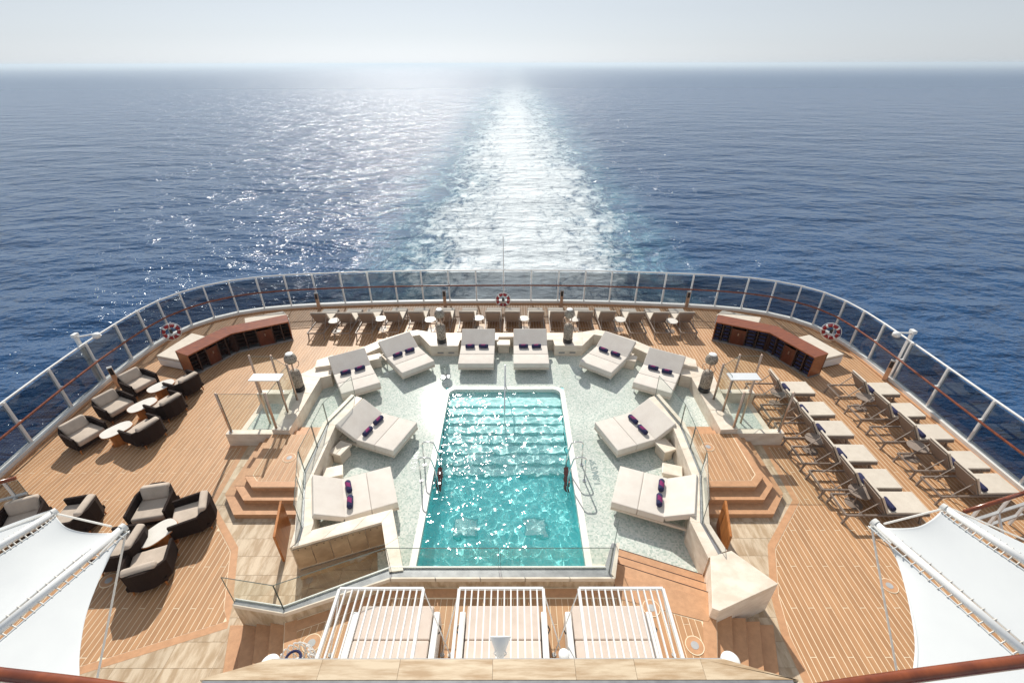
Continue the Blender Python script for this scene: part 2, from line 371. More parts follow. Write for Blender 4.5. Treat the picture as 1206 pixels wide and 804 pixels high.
rl[3] = Vector((-13.42, 8.3))
for _ in range(2): rl = [rl[0]] + [rl[i - 1] * 0.22 + rl[i] * 0.56 + rl[i + 1] * 0.22 for i in range(1, len(rl) - 1)] + [rl[-1]]
def inset(poly, d):
    """offset an open polyline towards the inside (left-to-right curve over the stern; inside is below)"""
    out = []
    for i, p in enumerate(poly):
        a = poly[max(i - 1, 0)]; b = poly[min(i + 1, len(poly) - 1)]
        t = (b - a).normalized(); n = Vector((t.y, -t.x)); out.append(p + n * d)
    return out


edge = inset(rl, 0.0)
deck_poly = [(p.x, p.y) for p in edge]

def clip_rect(poly, x0, x1, y0, y1):
    def cl(ps, inside, inter):
        out = []
        for i in range(len(ps)):
            a, b = ps[i - 1], ps[i]
            if inside(b):
                if not inside(a): out.append(inter(a, b))
                out.append(b)
            elif inside(a): out.append(inter(a, b))
        return out
    def ix(c): return lambda a, b: (c, a[1] + (b[1] - a[1]) * (c - a[0]) / (b[0] - a[0]))
    def iy(c): return lambda a, b: (a[0] + (b[0] - a[0]) * (c - a[1]) / (b[1] - a[1]), c)
    for ins, it in ((lambda p: p[0] >= x0, ix(x0)), (lambda p: p[0] <= x1, ix(x1)), (lambda p: p[1] >= y0, iy(y0)), (lambda p: p[1] <= y1, iy(y1))):
        poly = cl(poly, ins, it)
        if len(poly) < 3: return []
    out = []
    for p in poly:
        if not out or (abs(p[0] - out[-1][0]) + abs(p[1] - out[-1][1])) > 1e-4: out.append(p)
    if len(out) > 2 and abs(out[0][0] - out[-1][0]) + abs(out[0][1] - out[-1][1]) < 1e-4: out.pop()
    return out if len(out) > 2 else []
def area(p): return abs(sum(p[i - 1][0] * p[i][1] - p[i][0] * p[i - 1][1] for i in range(len(p)))) / 2
def pieces(regions, pitch, gap, length, jog, x_off=0.0, y_off=0.0):
    res = []
    for reg in regions:
        xs = [p[0] for p in reg]; ys = [p[1] for p in reg]
        i0 = math.floor((min(xs) - x_off) / pitch); i1 = math.ceil((max(xs) - x_off) / pitch)
        for i in range(i0, i1):
            j0 = math.floor((min(ys) - y_off) / length) - 1; j1 = math.ceil((max(ys) - y_off) / length) + 1
            off = jog * (i % 3)
            for j in range(j0, j1):
                x0 = x_off + i * pitch + gap / 2; x1 = x_off + (i + 1) * pitch - gap / 2
                y0 = y_off + j * length + off + gap / 2; y1 = y_off + (j + 1) * length + off - gap / 2
                c = clip_rect(reg, x0, x1, y0, y1)
                if c and area(c) > 0.004: res.append((c, (x0, x1, y0, y1)))
    return res
def lay(pcs, z0, z1, name, mt, parent, limit, stuffname=None, full_area=None):
    """the largest in view as single objects sharing mesh data, the rest joined"""
    def key(pc):
        c = pc[0]; cx = sum(p[0] for p in c) / len(c); cy = sum(p[1] for p in c) / len(c)
        vis = inframe(cx, cy, z1, 25)
        return (0 if vis else 1, (cx - CAMX) ** 2 + cy ** 2 + (H - z1) ** 2)
    pcs = sorted(pcs, key=key); shared = {}
    for k, (c, r) in enumerate(pcs[:limit]):
        x0, x1, y0, y1 = r
        if abs(area(c) - (x1 - x0) * (y1 - y0)) < 1e-4:
            kk = (round(x1 - x0, 4), round(y1 - y0, 4))
            if kk not in shared: shared[kk] = MB().box((0, 0, (z0 + z1) / 2), (kk[0], kk[1], z1 - z0)).mesh(name, mt)
            o = link(name, shared[kk], parent); o.location = ((x0 + x1) / 2, (y0 + y1) / 2, 0)
        else:
            MB().prism(c, z0, z1).build(name, mt, parent)
    if len(pcs) > limit:
        m = MB()
        for c, r in pcs[limit:]: m.prism(c, z0, z1)
        stuff(m.build(stuffname or name, mt, parent))

PITCH = 0.1165
# deck sheet and hull, both open over the pool tank
hull_poly = [(p.x, p.y) for p in inset(rl, -0.12)] + [(13.6, -6), (-13.6, -6)]
HOLE = (-2.05, 2.0, 5.45, 12.62)
def around(poly, m, z0, z1):
    for r in ((-20, HOLE[0], -10, 30), (HOLE[1], 20, -10, 30), (HOLE[0], HOLE[1], -10, HOLE[2]), (HOLE[0], HOLE[1], HOLE[3], 30)):
        c = clip_rect(poly, *r)
        if c: m.prism(c, z0, z1)
    return m
hull = MB().prism(hull_poly, SEA - 0.5, -1.6); around(hull_poly, hull, -1.6, -0.03)
struct(hull.build('ship_hull', M['white_matt']))
deck = around(deck_poly + [(13.5, -1), (-13.45, -1)], MB(), -0.025, 0.0).build('teak_deck', M['caulk'])
struct(deck)
# boundary between teak and travertine, left and right
LB = [(-8.0, 10.0), (-7.45, 9.95), (-7.28, 7.88), (-6.07, 6.67), (-5.52, 5.36), (-5.39, 4.9), (-7.64, 4.1), (-10.6, 3.05)]
RB = [(8.0, 10.0), (7.45, 9.95), (7.32, 8.0), (6.08, 6.72), (5.6, 5.6), (5.42, 4.75), (5.42, 3.0)]
mid = [p for p in deck_poly]
inn = [(p.x, p.y) for p in inset(rl, 0.22)]
Lh = [p for p in inn if p[0] < -6.0]; Rh = [p for p in inn if p[0] > 6.0]; Ch = [p for p in inn if -6.2 < p[0] < 6.2]
def offs(line, d):
    ps = [Vector(p) for p in line]; out = []
    for i, p in enumerate(ps):
        a = ps[max(i - 1, 0)]; b = ps[min(i + 1, len(ps) - 1)]; t = (b - a).normalized(); n = Vector((t.y, -t.x)); out.append((p + n * d)[:])
    return out
LBi = offs(LB, 0.17); RBi = offs(RB, -0.17)
regL = [(-10.6, 3.05), (-13.2, 3.05)] + Lh[2:] + [(Lh[-1][0], 10.0)]
regL = [p for p in regL] + LBi[:-1][:]
regR = [(5.6, 3.05), (13.2, 3.05)] + list(reversed(Rh))[2:] + [(Rh[0][0], 10.0)] + RBi[:-1]
regC = [(-6.0, 13.6), (-6.0, Lh[-1][1])] + Ch + [(6.0, Rh[0][1]), (6.0, 13.6)]
# region polygons clipped so that they meet at x = +-6
def clipx(poly, x0, x1): return clip_rect(poly, x0, x1, 3.0, 25.0)
left_far = [(-6.0, 10.0), (-6.0, 18.9), (-13.3, 18.9), (-13.3, 10.0)]
outl = [(p[0], p[1]) for p in inn] + [(13.25, 3.0), (-13.2, 3.0)]
XL, XR = 0.06 - 52 * 0.1165, 0.06 + 51 * 0.1165
inn_t = clip_rect([(p[0], p[1]) for p in inn] + [(13.25, 3.0), (-13.2, 3.0)], XL, XR, 13.6, 30.0)
yl = max(p[1] for p in inn_t if abs(p[0] - XL) < 1e-3); yr = max(p[1] for p in inn_t if abs(p[0] - XR) < 1e-3)
rC = inn_t
rD = [(-13.2, 3.05)] + [p for p in inn if p[0] < XL - 0.02 and p[1] > 3.06] + [(XL, yl), (XL, 9.97)] + LBi[1:]
rE = [(13.25, 3.0)] + [p for p in reversed(inn) if p[0] > XR + 0.02 and p[1] > 3.06] + [(XR, yr), (XR, 9.97)] + RBi[1:]
PITCH = 0.1165
pc = pieces([rC, rD, rE], PITCH, 0.017, 2.736, 0.912, 0.06, 0.73)
lay(pc, 0.0, 0.004, 'plank', M['teak'], deck, 300)
def ribbon(line_a, line_b, z0, z1, mb=None):
    mb = mb or MB()
    for i in range(len(line_a) - 1):
        mb.prism([line_a[i], line_a[i + 1], line_b[i + 1], line_b[i]], z0, z1)
    return mb
for side, (A, B_) in enumerate(((LB, offs(LB, 0.155)), (RB, offs(RB, -0.155)))):
    for i in range(len(A) - 1):
        MB().prism([A[i], A[i + 1], B_[i + 1], B_[i]], 0.0, 0.008 + 0.0005 * (i % 2)).build('margin_board', M['teak_trim'], deck)

# ------------------------------------------------------------------ travertine floors
def trav_floor(poly, label):
    base = MB().prism(poly, -0.01, 0.003).build('travertine_floor', M['stone_dark']); struct(base)
    pcs = pieces([poly], 0.9, 0.006, 0.45, 0.0, 0.1, 0.15)
    lay(pcs, 0.003, 0.0065, 'tile', M['trav'], base, 300)
TL = [(-7.6, 9.95), (-5.0, 9.95), (-5.0, 5.4), (-2.1, 5.4), (-2.1, 4.9), (-5.0, 4.7), (-5.0, 2.8), (-10.6, 2.8)] + [(x, y) for x, y in reversed(LB[1:-1])]
TL = [(-5.0, 9.95), (-4.2, 6.9), (-4.2, 2.8), (-10.9, 2.8), (-7.64, 4.1), (-5.39, 4.9), (-5.52, 5.36), (-6.07, 6.67), (-7.28, 7.88), (-7.45, 9.95)]
trav_floor(TL, 'left')
TR = [(5.0, 9.95), (4.4, 6.9), (4.1, 5.5), (4.1, 2.8), (5.42, 2.8), (5.42, 4.75), (5.6, 5.6), (6.08, 6.72), (7.32, 8.0), (7.45, 9.95)]
trav_floor(TR, 'right')

# ------------------------------------------------------------------ pool terrace: mosaic, pool, water
ZM = 0.15
PX0, PX1, PY0, PY1 = -1.88, 1.80, 5.55, 12.46
cw = 0.13
mo = MB()
mo.prism([(-6.15, 13.6), (-6.15, 9.9), (-5.2, 9.9), (-4.95, 8.1), (-4.45, 6.5), (-2.9, 6.8), (-2.55, 5.5), (PX0 - cw, 5.5), (PX0 - cw, 15.3), (-4.0, 15.3)], -0.02, ZM)
mo.prism([(6.15, 13.6), (6.15, 9.9), (5.2, 9.9), (4.9, 8.1), (4.45, 6.5), (4.35, 5.6), (2.3, 5.6), (PX1 + cw, 5.5), (PX1 + cw, 15.3), (4.0, 15.3)], -0.02, ZM)
mo.prism([(PX0 - cw, PY1 + cw), (PX1 + cw, PY1 + cw), (PX1 + cw, 15.3), (PX0 - cw, 15.3)], -0.02, ZM)
struct(mo.build('mosaic_floor', M['mosaic']))
# depth marking laid flat in the mosaic
tcu = bpy.data.curves.new('depth_marking', 'FONT'); tcu.body = "1.8M/5'9\""; tcu.size = 0.24; tcu.offset = 0.004; tcu.extrude = 0.001
gl_ = mat('grey_lettering', (0.20, 0.27, 0.27), 0.4, (0.17, 0.23, 0.23))
tcu.materials.append(gl_)
tmp = bpy.data.objects.new('tmp_text', tcu); COL.objects.link(tmp); bpy.context.view_layer.update()
tme = bpy.data.meshes.new_from_object(tmp.evaluated_get(bpy.context.evaluated_depsgraph_get())); bpy.data.objects.remove(tmp); tme.name = 'depth_marking'
for s, rz, x in ((1, PI / 2, 2.50), (-1, -PI / 2, -2.56)):
    to = link('depth_marking', tme)
    to.location = (x, 8.35 if s > 0 else 9.75, ZM + 0.003); to.rotation_euler = (0, 0, rz)
    tag(to, 'grey depth lettering set flat in the green mosaic %s of the pool' % ('right' if s > 0 else 'left'), 'lettering')

pool = thing('swimming_pool', 'rectangular turquoise mosaic pool with white coping and broad steps at its far end', 'swimming pool', (0, 0, 0))
DEP = -0.85
bs = MB()
bs.box(((PX0 + PX1) / 2, (PY0 + PY1) / 2, DEP - 0.05), (PX1 - PX0 + 0.4, PY1 - PY0 + 0.4, 0.1))
bs.box((PX0 - 0.112, (PY0 + PY1) / 2, (DEP + ZM) / 2 - 0.01), (0.2, PY1 - PY0, ZM - DEP - 0.02))
bs.box((PX1 + 0.112, (PY0 + PY1) / 2, (DEP + ZM) / 2 - 0.01), (0.2, PY1 - PY0, ZM - DEP - 0.02))
bs.box(((PX0 + PX1) / 2, PY1 + 0.112, (DEP + ZM) / 2 - 0.01), (PX1 - PX0 + 0.4, 0.2, ZM - DEP - 0.02))
bs.box(((PX0 + PX1) / 2, PY0 - 0.1, (DEP + ZM) / 2 - 0.01), (PX1 - PX0 + 0.4, 0.2, ZM - DEP - 0.02))
bs.build('basin', M['pool_tile'], pool)
NS = 8; TR_ = 0.36; zt = -0.08
for k in range(NS):
    y0 = PY1 - 0.3 - TR_ * (k + 1) + 0.0
    z1 = zt - k * 0.095
    MB().box(((PX0 + PX1) / 2, (y0 + PY1) / 2 - 0.001 * k, (z1 + DEP) / 2 - 0.004), (PX1 - PX0 - 0.004 - 0.004 * k, PY1 - y0 - 0.01 * (k + 1) * 0, z1 - DEP)).build('step', M['pool_step'], pool)
for px, v in ((552, 604), (633, 598)):
    p = P(px, v, DEP); x = -0.95 if px < 600 else 0.78
    g = MB().box((x, 7.6, DEP + 0.02), (0.55, 0.5, 0.04)).build('drain_cover', M['pool_step'], pool)
    fr = MB()
    for sx in (-1, 1):
        fr.box((x + sx * 0.28, 7.6, DEP + 0.03), (0.03, 0.53, 0.05)); fr.box((x, 7.6 + sx * 0.25, DEP + 0.03), (0.5, 0.03, 0.05))
    fr.build('rim', M['pool_tile'], g)
# coping ring with rounded far corners
def rrect(x0, x1, y0, y1, r, n=8, near_round=False):
    pts = [(x0, y0), (x1, y0)]
    for k in range(n + 1): q = k / n * PI / 2; pts.append((x1 - r + r * math.cos(q), y1 - r + r * math.sin(q)))
    for k in range(n + 1): q = PI / 2 + k / n * PI / 2; pts.append((x0 + r + r * math.cos(q), y1 - r + r * math.sin(q)))
    return pts
inr = rrect(PX0, PX1, PY0, PY1, 0.26); our = rrect(PX0 - cw - 0.02, PX1 + cw + 0.02, PY0, PY1 + cw + 0.02, 0.36)
cp = MB(); n = len(inr)
for ring, z in ((inr, ZM + 0.02), (our, ZM + 0.02), (inr, ZM - 0.2), (our, ZM - 0.015)):
    for p in ring: cp.v.append((p[0], p[1], z))
for i in range(1, n):
    j = (i + 1) % n
    cp.f.append((i, n + i, n + j, j)); cp.f.append((2 * n + i, i, j, 2 * n + j)); cp.f.append((n + i, 3 * n + i, 3 * n + j, n + j))
cp.build('coping', mat('white_coping', (0.82, 0.80, 0.75), 0.45, (0.76, 0.74, 0.69), 5), pool)
# water surface: a real wavy sheet
rw = random.Random(3)
comps = []
for k in range(62):
    L_ = 10 ** rw.uniform(math.log10(0.155), math.log10(0.62)); q = rw.uniform(0, 2 * PI)
    comps.append((2 * PI / L_ * math.cos(q), 2 * PI / L_ * math.sin(q), rw.uniform(0, 2 * PI), 0.0012 * (L_ / 0.35) ** 1.05))
import numpy as np
nx, ny = 200, 380
gx = np.linspace(PX0 - 0.005, PX1 + 0.005, nx + 1); gy = np.linspace(PY0 - 0.005, PY1 + 0.005, ny + 1)
XX, YY = np.meshgrid(gx, gy); ZZ = np.zeros_like(XX)
for kx, ky, ph, a in comps: ZZ += a * np.sin(kx * XX + ky * YY + ph)
WZ = 0.085
wv = np.stack([XX.ravel(), YY.ravel(), (ZZ + WZ).ravel()], 1)
idx = np.arange((nx + 1) * (ny + 1)).reshape(ny + 1, nx + 1)
fc = np.stack([idx[:-1, :-1].ravel(), idx[:-1, 1:].ravel(), idx[1:, 1:].ravel(), idx[1:, :-1].ravel()], 1)
wm = bpy.data.meshes.new('pool_water'); wm.from_pydata(wv.tolist(), [], fc.tolist()); wm.materials.append(M['pool_water'])
wm.polygons.foreach_set('use_smooth', [True] * len(wm.polygons)); wm.update()
water = struct(link('pool_water', wm))
# real caustics: sun refracted through the waves
try:
    sd.cycles.is_caustics_light = True
    water.cycles.is_caustics_caster = True
    for c in pool.children: c.cycles.is_caustics_receiver = True
except Exception as e: print('caustics', e)

# ------------------------------------------------------------------ double stone walls with glass screens at both sides of the pool
ZW = 0.90
def lerp2(a, b, t): return (a[0] + (b[0] - a[0]) * t, a[1] + (b[1] - a[1]) * t)
def glass_panel(a, b, z0, z1, parent, name='glass_panel', th=0.012, m='glass'):
    a, b = Vector((a[0], a[1], 0)), Vector((b[0], b[1], 0)); d = (b - a); L_ = d.length
    g = MB().box(((a.x + b.x) / 2, (a.y + b.y) / 2, (z0 + z1) / 2), (L_, th, z1 - z0), math.atan2(d.y, d.x)).build(name, M[m], parent)
    e = MB(); t = d.normalized(); ang = math.atan2(d.y, d.x)
    e.box(((a.x + b.x) / 2, (a.y + b.y) / 2, z1 + 0.004), (L_, th, 0.007), ang)
    for s in (a, b): e.box((s.x, s.y, (z0 + z1) / 2), (0.007, th + 0.002, z1 - z0), ang)
    e.build('polished_edge', M['glass_edge'], g)
    return g
def double_wall(inner, outer, label, s):
    t = thing('stone_wall', label, 'wall')
    n = len(inner)
    for i in range(n - 1):
        a0, a1, b0, b1 = inner[i], inner[i + 1], outer[i], outer[i + 1]
        L_ = math.dist(a0, a1); k = max(1, round(L_ / 0.95))
        MB().prism([a0, a1, b1, b0], 0.0, ZW - 0.07).build('wall_body', M['stone'], t)
        for j in range(k):
            t0, t1 = j / k + 0.002, (j + 1) / k - 0.002
            p0, p1, q0, q1 = lerp2(a0, a1, t0), lerp2(a0, a1, t1), lerp2(b0, b1, t0), lerp2(b0, b1, t1)
            def sub(f0, f1, z0, z1, nm, mt): MB().prism([lerp2(p0, q0, f0), lerp2(p1, q1, f0), lerp2(p1, q1, f1), lerp2(p0, q0, f1)], z0, z1).build(nm, mt, t)
            sub(-0.02, 0.52, ZW - 0.07, ZW, 'cap_stone', M['stone'])
            sub(0.74, 1.02, ZW - 0.07, ZW + 0.01, 'cap_stone', M['stone'])
        MB().prism([lerp2(a0, b0, 0.52), lerp2(a1, b1, 0.52), lerp2(a1, b1, 0.74), lerp2(a0, b0, 0.74)], ZW - 0.07, ZW - 0.03).build('glazing_channel', M['grey'], t)
    return t
for s, side in ((-1, 'left'), (1, 'right')):
    if s < 0:
        inn_ = [(-4.30, 11.05), (-4.70, 9.84), (-4.66, 8.06), (-4.14, 6.62), (-4.12, 6.40)]
        out_ = [(-4.66, 11.22), (-5.06, 9.93), (-5.02, 8.12), (-4.46, 6.45), (-4.40, 6.03)]
    else:
        inn_ = [(4.32, 11.05), (4.66, 9.75), (4.60, 8.0), (4.12, 6.68), (4.20, 5.80)]
        out_ = [(4.66, 11.22), (5.02, 9.85), (4.95, 8.05), (4.50, 6.6), (4.62, 5.95)]
    t = double_wall(inn_, out_, 'pale stone double wall with a glass screen on the %s side of the pool' % side, s)
    mids = [lerp2(a, b, 0.63) for a, b in zip(inn_, out_)]
    segs = [(mids[0], mids[1]), (mids[1], mids[2]), (mids[2], mids[3])]
    for a, b in segs:
        L_ = math.dist(a, b); k = 2 if L_ > 1.5 else 1
        for j in range(k): glass_panel(lerp2(a, b, j / k + 0.01), lerp2(a, b, (j + 1) / k - 0.01), ZW - 0.03, 1.62, t)

# ------------------------------------------------------------------ stepped teak platforms either side
def poly_m(pts, s): return [(x * s, y) for x, y in pts]
for s, side in ((-1, 'left'), (1, 'right')):
    t = thing('teak_steps', 'teak platform with three angled steps on the %s side of the pool' % side, 'steps')
    levels = [
        (0.15, [(5.03, 9.95), (7.08, 9.95), (7.08, 8.07), (6.55, 7.46), (4.75, 7.46)]),
        (0.30, [(5.03, 9.95), (6.86, 9.95), (6.86, 8.22), (6.41, 7.76), (4.85, 7.76)]),
        (0.45, [(5.03, 9.95), (6.64, 9.95), (6.64, 8.38), (6.30, 8.04), (4.95, 8.04)]),
    ]
    for k, (z, poly) in enumerate(levels):
        q = poly_m(poly, s)
        MB().prism(q, 0.0 if k == 0 else z - 0.15, z - 0.025).build('riser', M['teak_trim'], t)
        if k < 2:
            o1 = poly; i1 = [(5.03, 9.95), (poly[1][0] - 0.26, 9.95), (poly[2][0] - 0.26, poly[2][1] + 0.11), (poly[3][0] - 0.12, poly[3][1] + 0.34), (4.7, poly[3][1] + 0.34)]
            for e in range(1, 4):
                MB().prism(poly_m([o1[e], o1[e + 1], i1[e + 1], i1[e]], s), z - 0.025, z).build('tread', M['teak_trim'], t)
        else:
            MB().prism(q, z - 0.025, z).build('landing_base', M['caulk'], t)
            inn2 = poly_m([(5.0, 9.95), (6.44, 9.95), (6.44, 8.44), (6.24, 8.24), (4.95, 8.24)], s)
            for e, (a, b, c, d) in enumerate([(1, 2, 2, 1), (2, 3, 3, 2), (3, 4, 4, 3)]):
                i3 = poly_m([(5.0, 9.95), (6.46, 9.95), (6.46, 8.43), (6.25, 8.225), (4.95, 8.225)], s)
                MB().prism([q[a], q[b], i3[b], i3[a]], z, z + 0.006).build('margin_board', M['teak_trim'], t)
            pcs = pieces([inn2], PITCH, 0.012, 2.4, 0, 0.03, 7.9)
            lay(pcs, z, z + 0.004, 'plank', M['teak'], t, 60)
    # steps down into the mosaic channel
    for k, z in ((0, 0.35), (1, 0.25)):
        y0 = 9.95; MB().prism(poly_m([(5.05, y0), (6.1, y0), (6.1, y0 + 0.27 * (k + 1)), (5.05, y0 + 0.27 * (k + 1))], s), ZM - 0.01, z - 0.002 * k).build('tread', M['teak_trim'], t)

# ------------------------------------------------------------------ stone ledge round the far side
ZL = 0.60
led = thing('stone_ledge', 'low pale stone ledge along the far side of the mosaic terrace', 'ledge')
half_in = [(0.0, 15.18), (0.30, 15.18), (0.32, 14.95), (1.75, 14.95), (1.78, 14.53), (2.80, 14.53), (3.34, 15.35), (3.75, 15.2), (4.54, 14.53), (5.07, 13.96), (5.9, 12.95), (5.84, 12.66), (6.14, 12.52), (6.12, 9.95)]
half_out = [(0.0, 15.48), (0.9, 15.48), (1.6, 15.48), (2.2, 15.48), (2.6, 15.48), (2.95, 15.55), (3.5, 15.72), (3.85, 15.6), (4.8, 14.92), (5.5, 14.2), (6.45, 13.45), (6.62, 13.05), (6.92, 12.7), (6.62, 9.98)]
for s in (-1, 1):
    for i in range(len(half_in) - 1):
        q = [half_in[i], half_in[i + 1], half_out[i + 1], half_out[i]]
        MB().prism(poly_m(q, s), 0.0, ZL - 0.04).build('wall_body', M['stone'], led)
        L_ = math.dist(half_out[i], half_out[i + 1]); k = max(1, round(L_ / 0.9))
        for j in range(k):
            t0, t1 = j / k + 0.003, (j + 1) / k - 0.003
            c = [lerp2(q[0], q[1], t0), lerp2(q[0], q[1], t1), lerp2(q[3], q[2], t1), lerp2(q[3], q[2], t0)]
            MB().prism(poly_m(c, s), ZL - 0.04, ZL).build('cap_stone', M['stone'], led)
    for xv in (2.05, 2.45):
        MB().box((s * xv, 14.528, 0.30), (0.22, 0.012, 0.05)).build('vent', M['grey'], led)
    # raised end block beside the outermost daybed
    MB().prism(poly_m([(5.95, 13.1), (6.45, 12.95), (6.55, 13.4), (6.1, 13.75)], s), ZL, ZL + 0.12).build('end_block', M['stone'], led)

# ------------------------------------------------------------------ near wall with glass, pit, block, lower teak deck
nw = thing('stone_wall', 'long low stone wall with grey glazing channel and glass across the near end of the pool', 'wall')
def pw(u, v, z=ZW): p = P(u, v, z); return (p.x, p.y)
front = [pw(272.3, 711.5), pw(333, 722), (-2.17, 5.36), (2.22, 5.36)]
back = [pw(275.8, 703.5), pw(333, 712.5), (-2.22, 5.62), (2.06, 5.62)]
for i in range(3):
    L_ = math.dist(front[i], front[i + 1]); k = max(1, round(L_ / 0.8))
    MB().prism([back[i], back[i + 1], front[i + 1], front[i]], 0.0, ZW - 0.1).build('wall_body', M['trav'], nw)
    for j in range(k):
        t0, t1 = j / k + 0.002, (j + 1) / k - 0.002
        f0, f1, b0, b1 = lerp2(front[i], front[i + 1], t0), lerp2(front[i], front[i + 1], t1), lerp2(back[i], back[i + 1], t0), lerp2(back[i], back[i + 1], t1)
        MB().prism([f0, f1, lerp2(f1, b1, 0.12), lerp2(f0, b0, 0.12)], ZW - 0.1, ZW).build('cap_stone', M['stone'], nw)
    MB().prism([lerp2(front[i], back[i], 0.12), lerp2(front[i + 1], back[i + 1], 0.12), lerp2(front[i + 1], back[i + 1], 0.90), lerp2(front[i], back[i], 0.90)], ZW - 0.1, ZW - 0.03).build('glazing_channel', M['grey'], nw)
    MB().prism([lerp2(front[i], back[i], 0.90), lerp2(front[i + 1], back[i + 1], 0.90), back[i + 1], back[i]], ZW - 0.1, ZW + 0.004).build('channel_rim', M['white_matt'], nw)
    ga, gb = lerp2(front[i], back[i], 0.55), lerp2(front[i + 1], back[i + 1], 0.55)
    L_ = math.dist(ga, gb); k = max(1, round(L_ / 2.3))
    for j in range(k): glass_panel(lerp2(ga, gb, j / k + 0.004), lerp2(ga, gb, (j + 1) / k - 0.004), ZW - 0.05, 1.64, nw)
# return at the right end
ret = [(2.06, 5.62), (2.22, 5.36), (2.46, 6.12), (2.30, 6.16)]
MB().prism([(2.22, 5.36), (2.46, 6.14), (2.30, 6.16), (2.06, 5.62)], 0.0, ZW - 0.1).build('wall_body', M['stone'], nw)
MB().prism([(2.22, 5.36), (2.46, 6.14), (2.40, 6.15), (2.16, 5.46)], ZW - 0.1, ZW).build('cap_stone', M['stone'], nw)
MB().prism([(2.16, 5.46), (2.40, 6.15), (2.30, 6.16), (2.06, 5.62)], ZW - 0.1, ZW - 0.03).build('glazing_channel', M['grey'], nw)
glass_panel((2.13, 5.5), (2.36, 6.13), ZW - 0.05, 1.64, nw)
MB().prism([(PX1 + cw + 0.03, 5.60), (2.08, 5.60), (2.28, 6.14), (PX1 + cw + 0.03, 6.14)], ZM, ZM + 0.012).build('floor_slab', M['stone'], nw)

# stone-lined pit on the left of the pool
pit = thing('stone_pit', 'stone lined sunken pit with broad pale rim in front of the lowest left daybed', 'pit')
c0, c1, c2 = pw(367, 623.5), pw(461.4, 599), pw(474, 671)
i0, i1, i2 = pw(342, 644.4), pw(448.5, 614.3), pw(457.5, 673)
for nm, q in (('a', [c0, c1, i1, i0]), ('b', [c1, c2, i2, i1])):
    MB().prism(q, 0.0, ZW - 0.06).build('wall_body', M['stone'], pit)
    k = 3 if nm == 'a' else 2
    for j in range(k):
        t0, t1 = j / k + 0.003, (j + 1) / k - 0.003
        MB().prism([lerp2(q[0], q[1], t0), lerp2(q[0], q[1], t1), lerp2(q[3], q[2], t1), lerp2(q[3], q[2], t0)], ZW - 0.06, ZW).build('rim_stone', M['stone'], pit)
dv = Vector((i1[0] - i0[0], i1[1] - i0[1])); ang = math.atan2(dv.y, dv.x); nrm = Vector((dv.y, -dv.x)).normalized()
k = 5
for j in range(k):
    a, b = lerp2(i0, i1, j / k + 0.004), lerp2(i0, i1, (j + 1) / k - 0.004)
    MB().prism([a, b, (b[0] + nrm.x * 0.03, b[1] + nrm.y * 0.03), (a[0] + nrm.x * 0.03, a[1] + nrm.y * 0.03)], 0.22, ZW - 0.065).build('facing_stone', M['stone_dark'], pit)
    for hx in (0.3, 0.7):
        q = lerp2(a, b, hx)
        MB().box((q[0] + nrm.x * 0.034, q[1] + nrm.y * 0.034, 0.80), (0.02, 0.012, 0.02), ang).build('fixing', M['black'], pit)
MB().prism([(i0[0] + nrm.x * 0.03, i0[1] + nrm.y * 0.03), (i1[0] + nrm.x * 0.03, i1[1] + nrm.y * 0.03), (i1[0] + nrm.x * 0.16, i1[1] + nrm.y * 0.16), (i0[0] + nrm.x * 0.16, i0[1] + nrm.y * 0.16)], 0.0, 0.16).build('bench_curb', M['stone_dark'], pit)
pf = [(-4.35, 6.2), (-2.2, 6.7), (-2.2, 5.6), (-4.0, 4.85)]
for c, r in pieces([pf], 0.6, 0.006, 0.4, 0.0, 0.1, 0.1): MB().prism(c, 0.007, 0.022).build('tile', M['stone_dark'], pit)

# stone block on the right
blk = thing('stone_block', 'faceted pale stone block at the head of the right hand stairs', 'block')
bp_ = [pw(835.7, 655.5), pw(860.5, 648.5), pw(915.4, 687.5), pw(846.3, 719.4), pw(838, 716)]
MB().prism(bp_, 0.0, ZW + 0.005).build('block_body', M['stone'], blk, bevel=0.008)

ZC = 0.60
cab = MB().prism([(-3.26, 2.6), (3.26, 2.6), (4.06, 4.82), (4.0, 5.0), (2.2, 5.37), (-2.17, 5.37), (-3.95, 4.7), (-4.03, 4.7)], 0.0, ZC).build('lower_teak_deck', M['caulk']); struct(cab)
MBZ = 0.0
for q in ([(-3.33, 2.8), (-3.13, 2.8), (-3.82, 4.78), (-4.01, 4.68)], [(3.13, 2.8), (3.33, 2.8), (4.05, 4.82), (3.84, 4.95)],
          [(-3.82, 4.72), (-2.2, 5.33), (-2.2, 5.14), (-3.80, 4.52)], [(-2.2, 5.33), (2.25, 5.33), (2.25, 5.16), (-2.2, 5.16)], [(2.25, 5.14), (2.25, 5.62), (3.95, 5.16), (4.04, 4.84), (3.84, 4.70)]):
    MBZ += 0.0012; MB().prism(q, ZC, ZC + 0.006 + MBZ).build('margin_board', M['teak_trim'], cab)
cr = [(-3.11, 2.8), (3.11, 2.8), (3.81, 4.68), (2.25, 5.13), (-2.2, 5.13), (-3.78, 4.51)]
lay(pieces([cr], PITCH, 0.012, 2.736, 0.912, 0.0, 0.1), ZC, ZC + 0.004, 'plank', M['teak'], cab, 200)
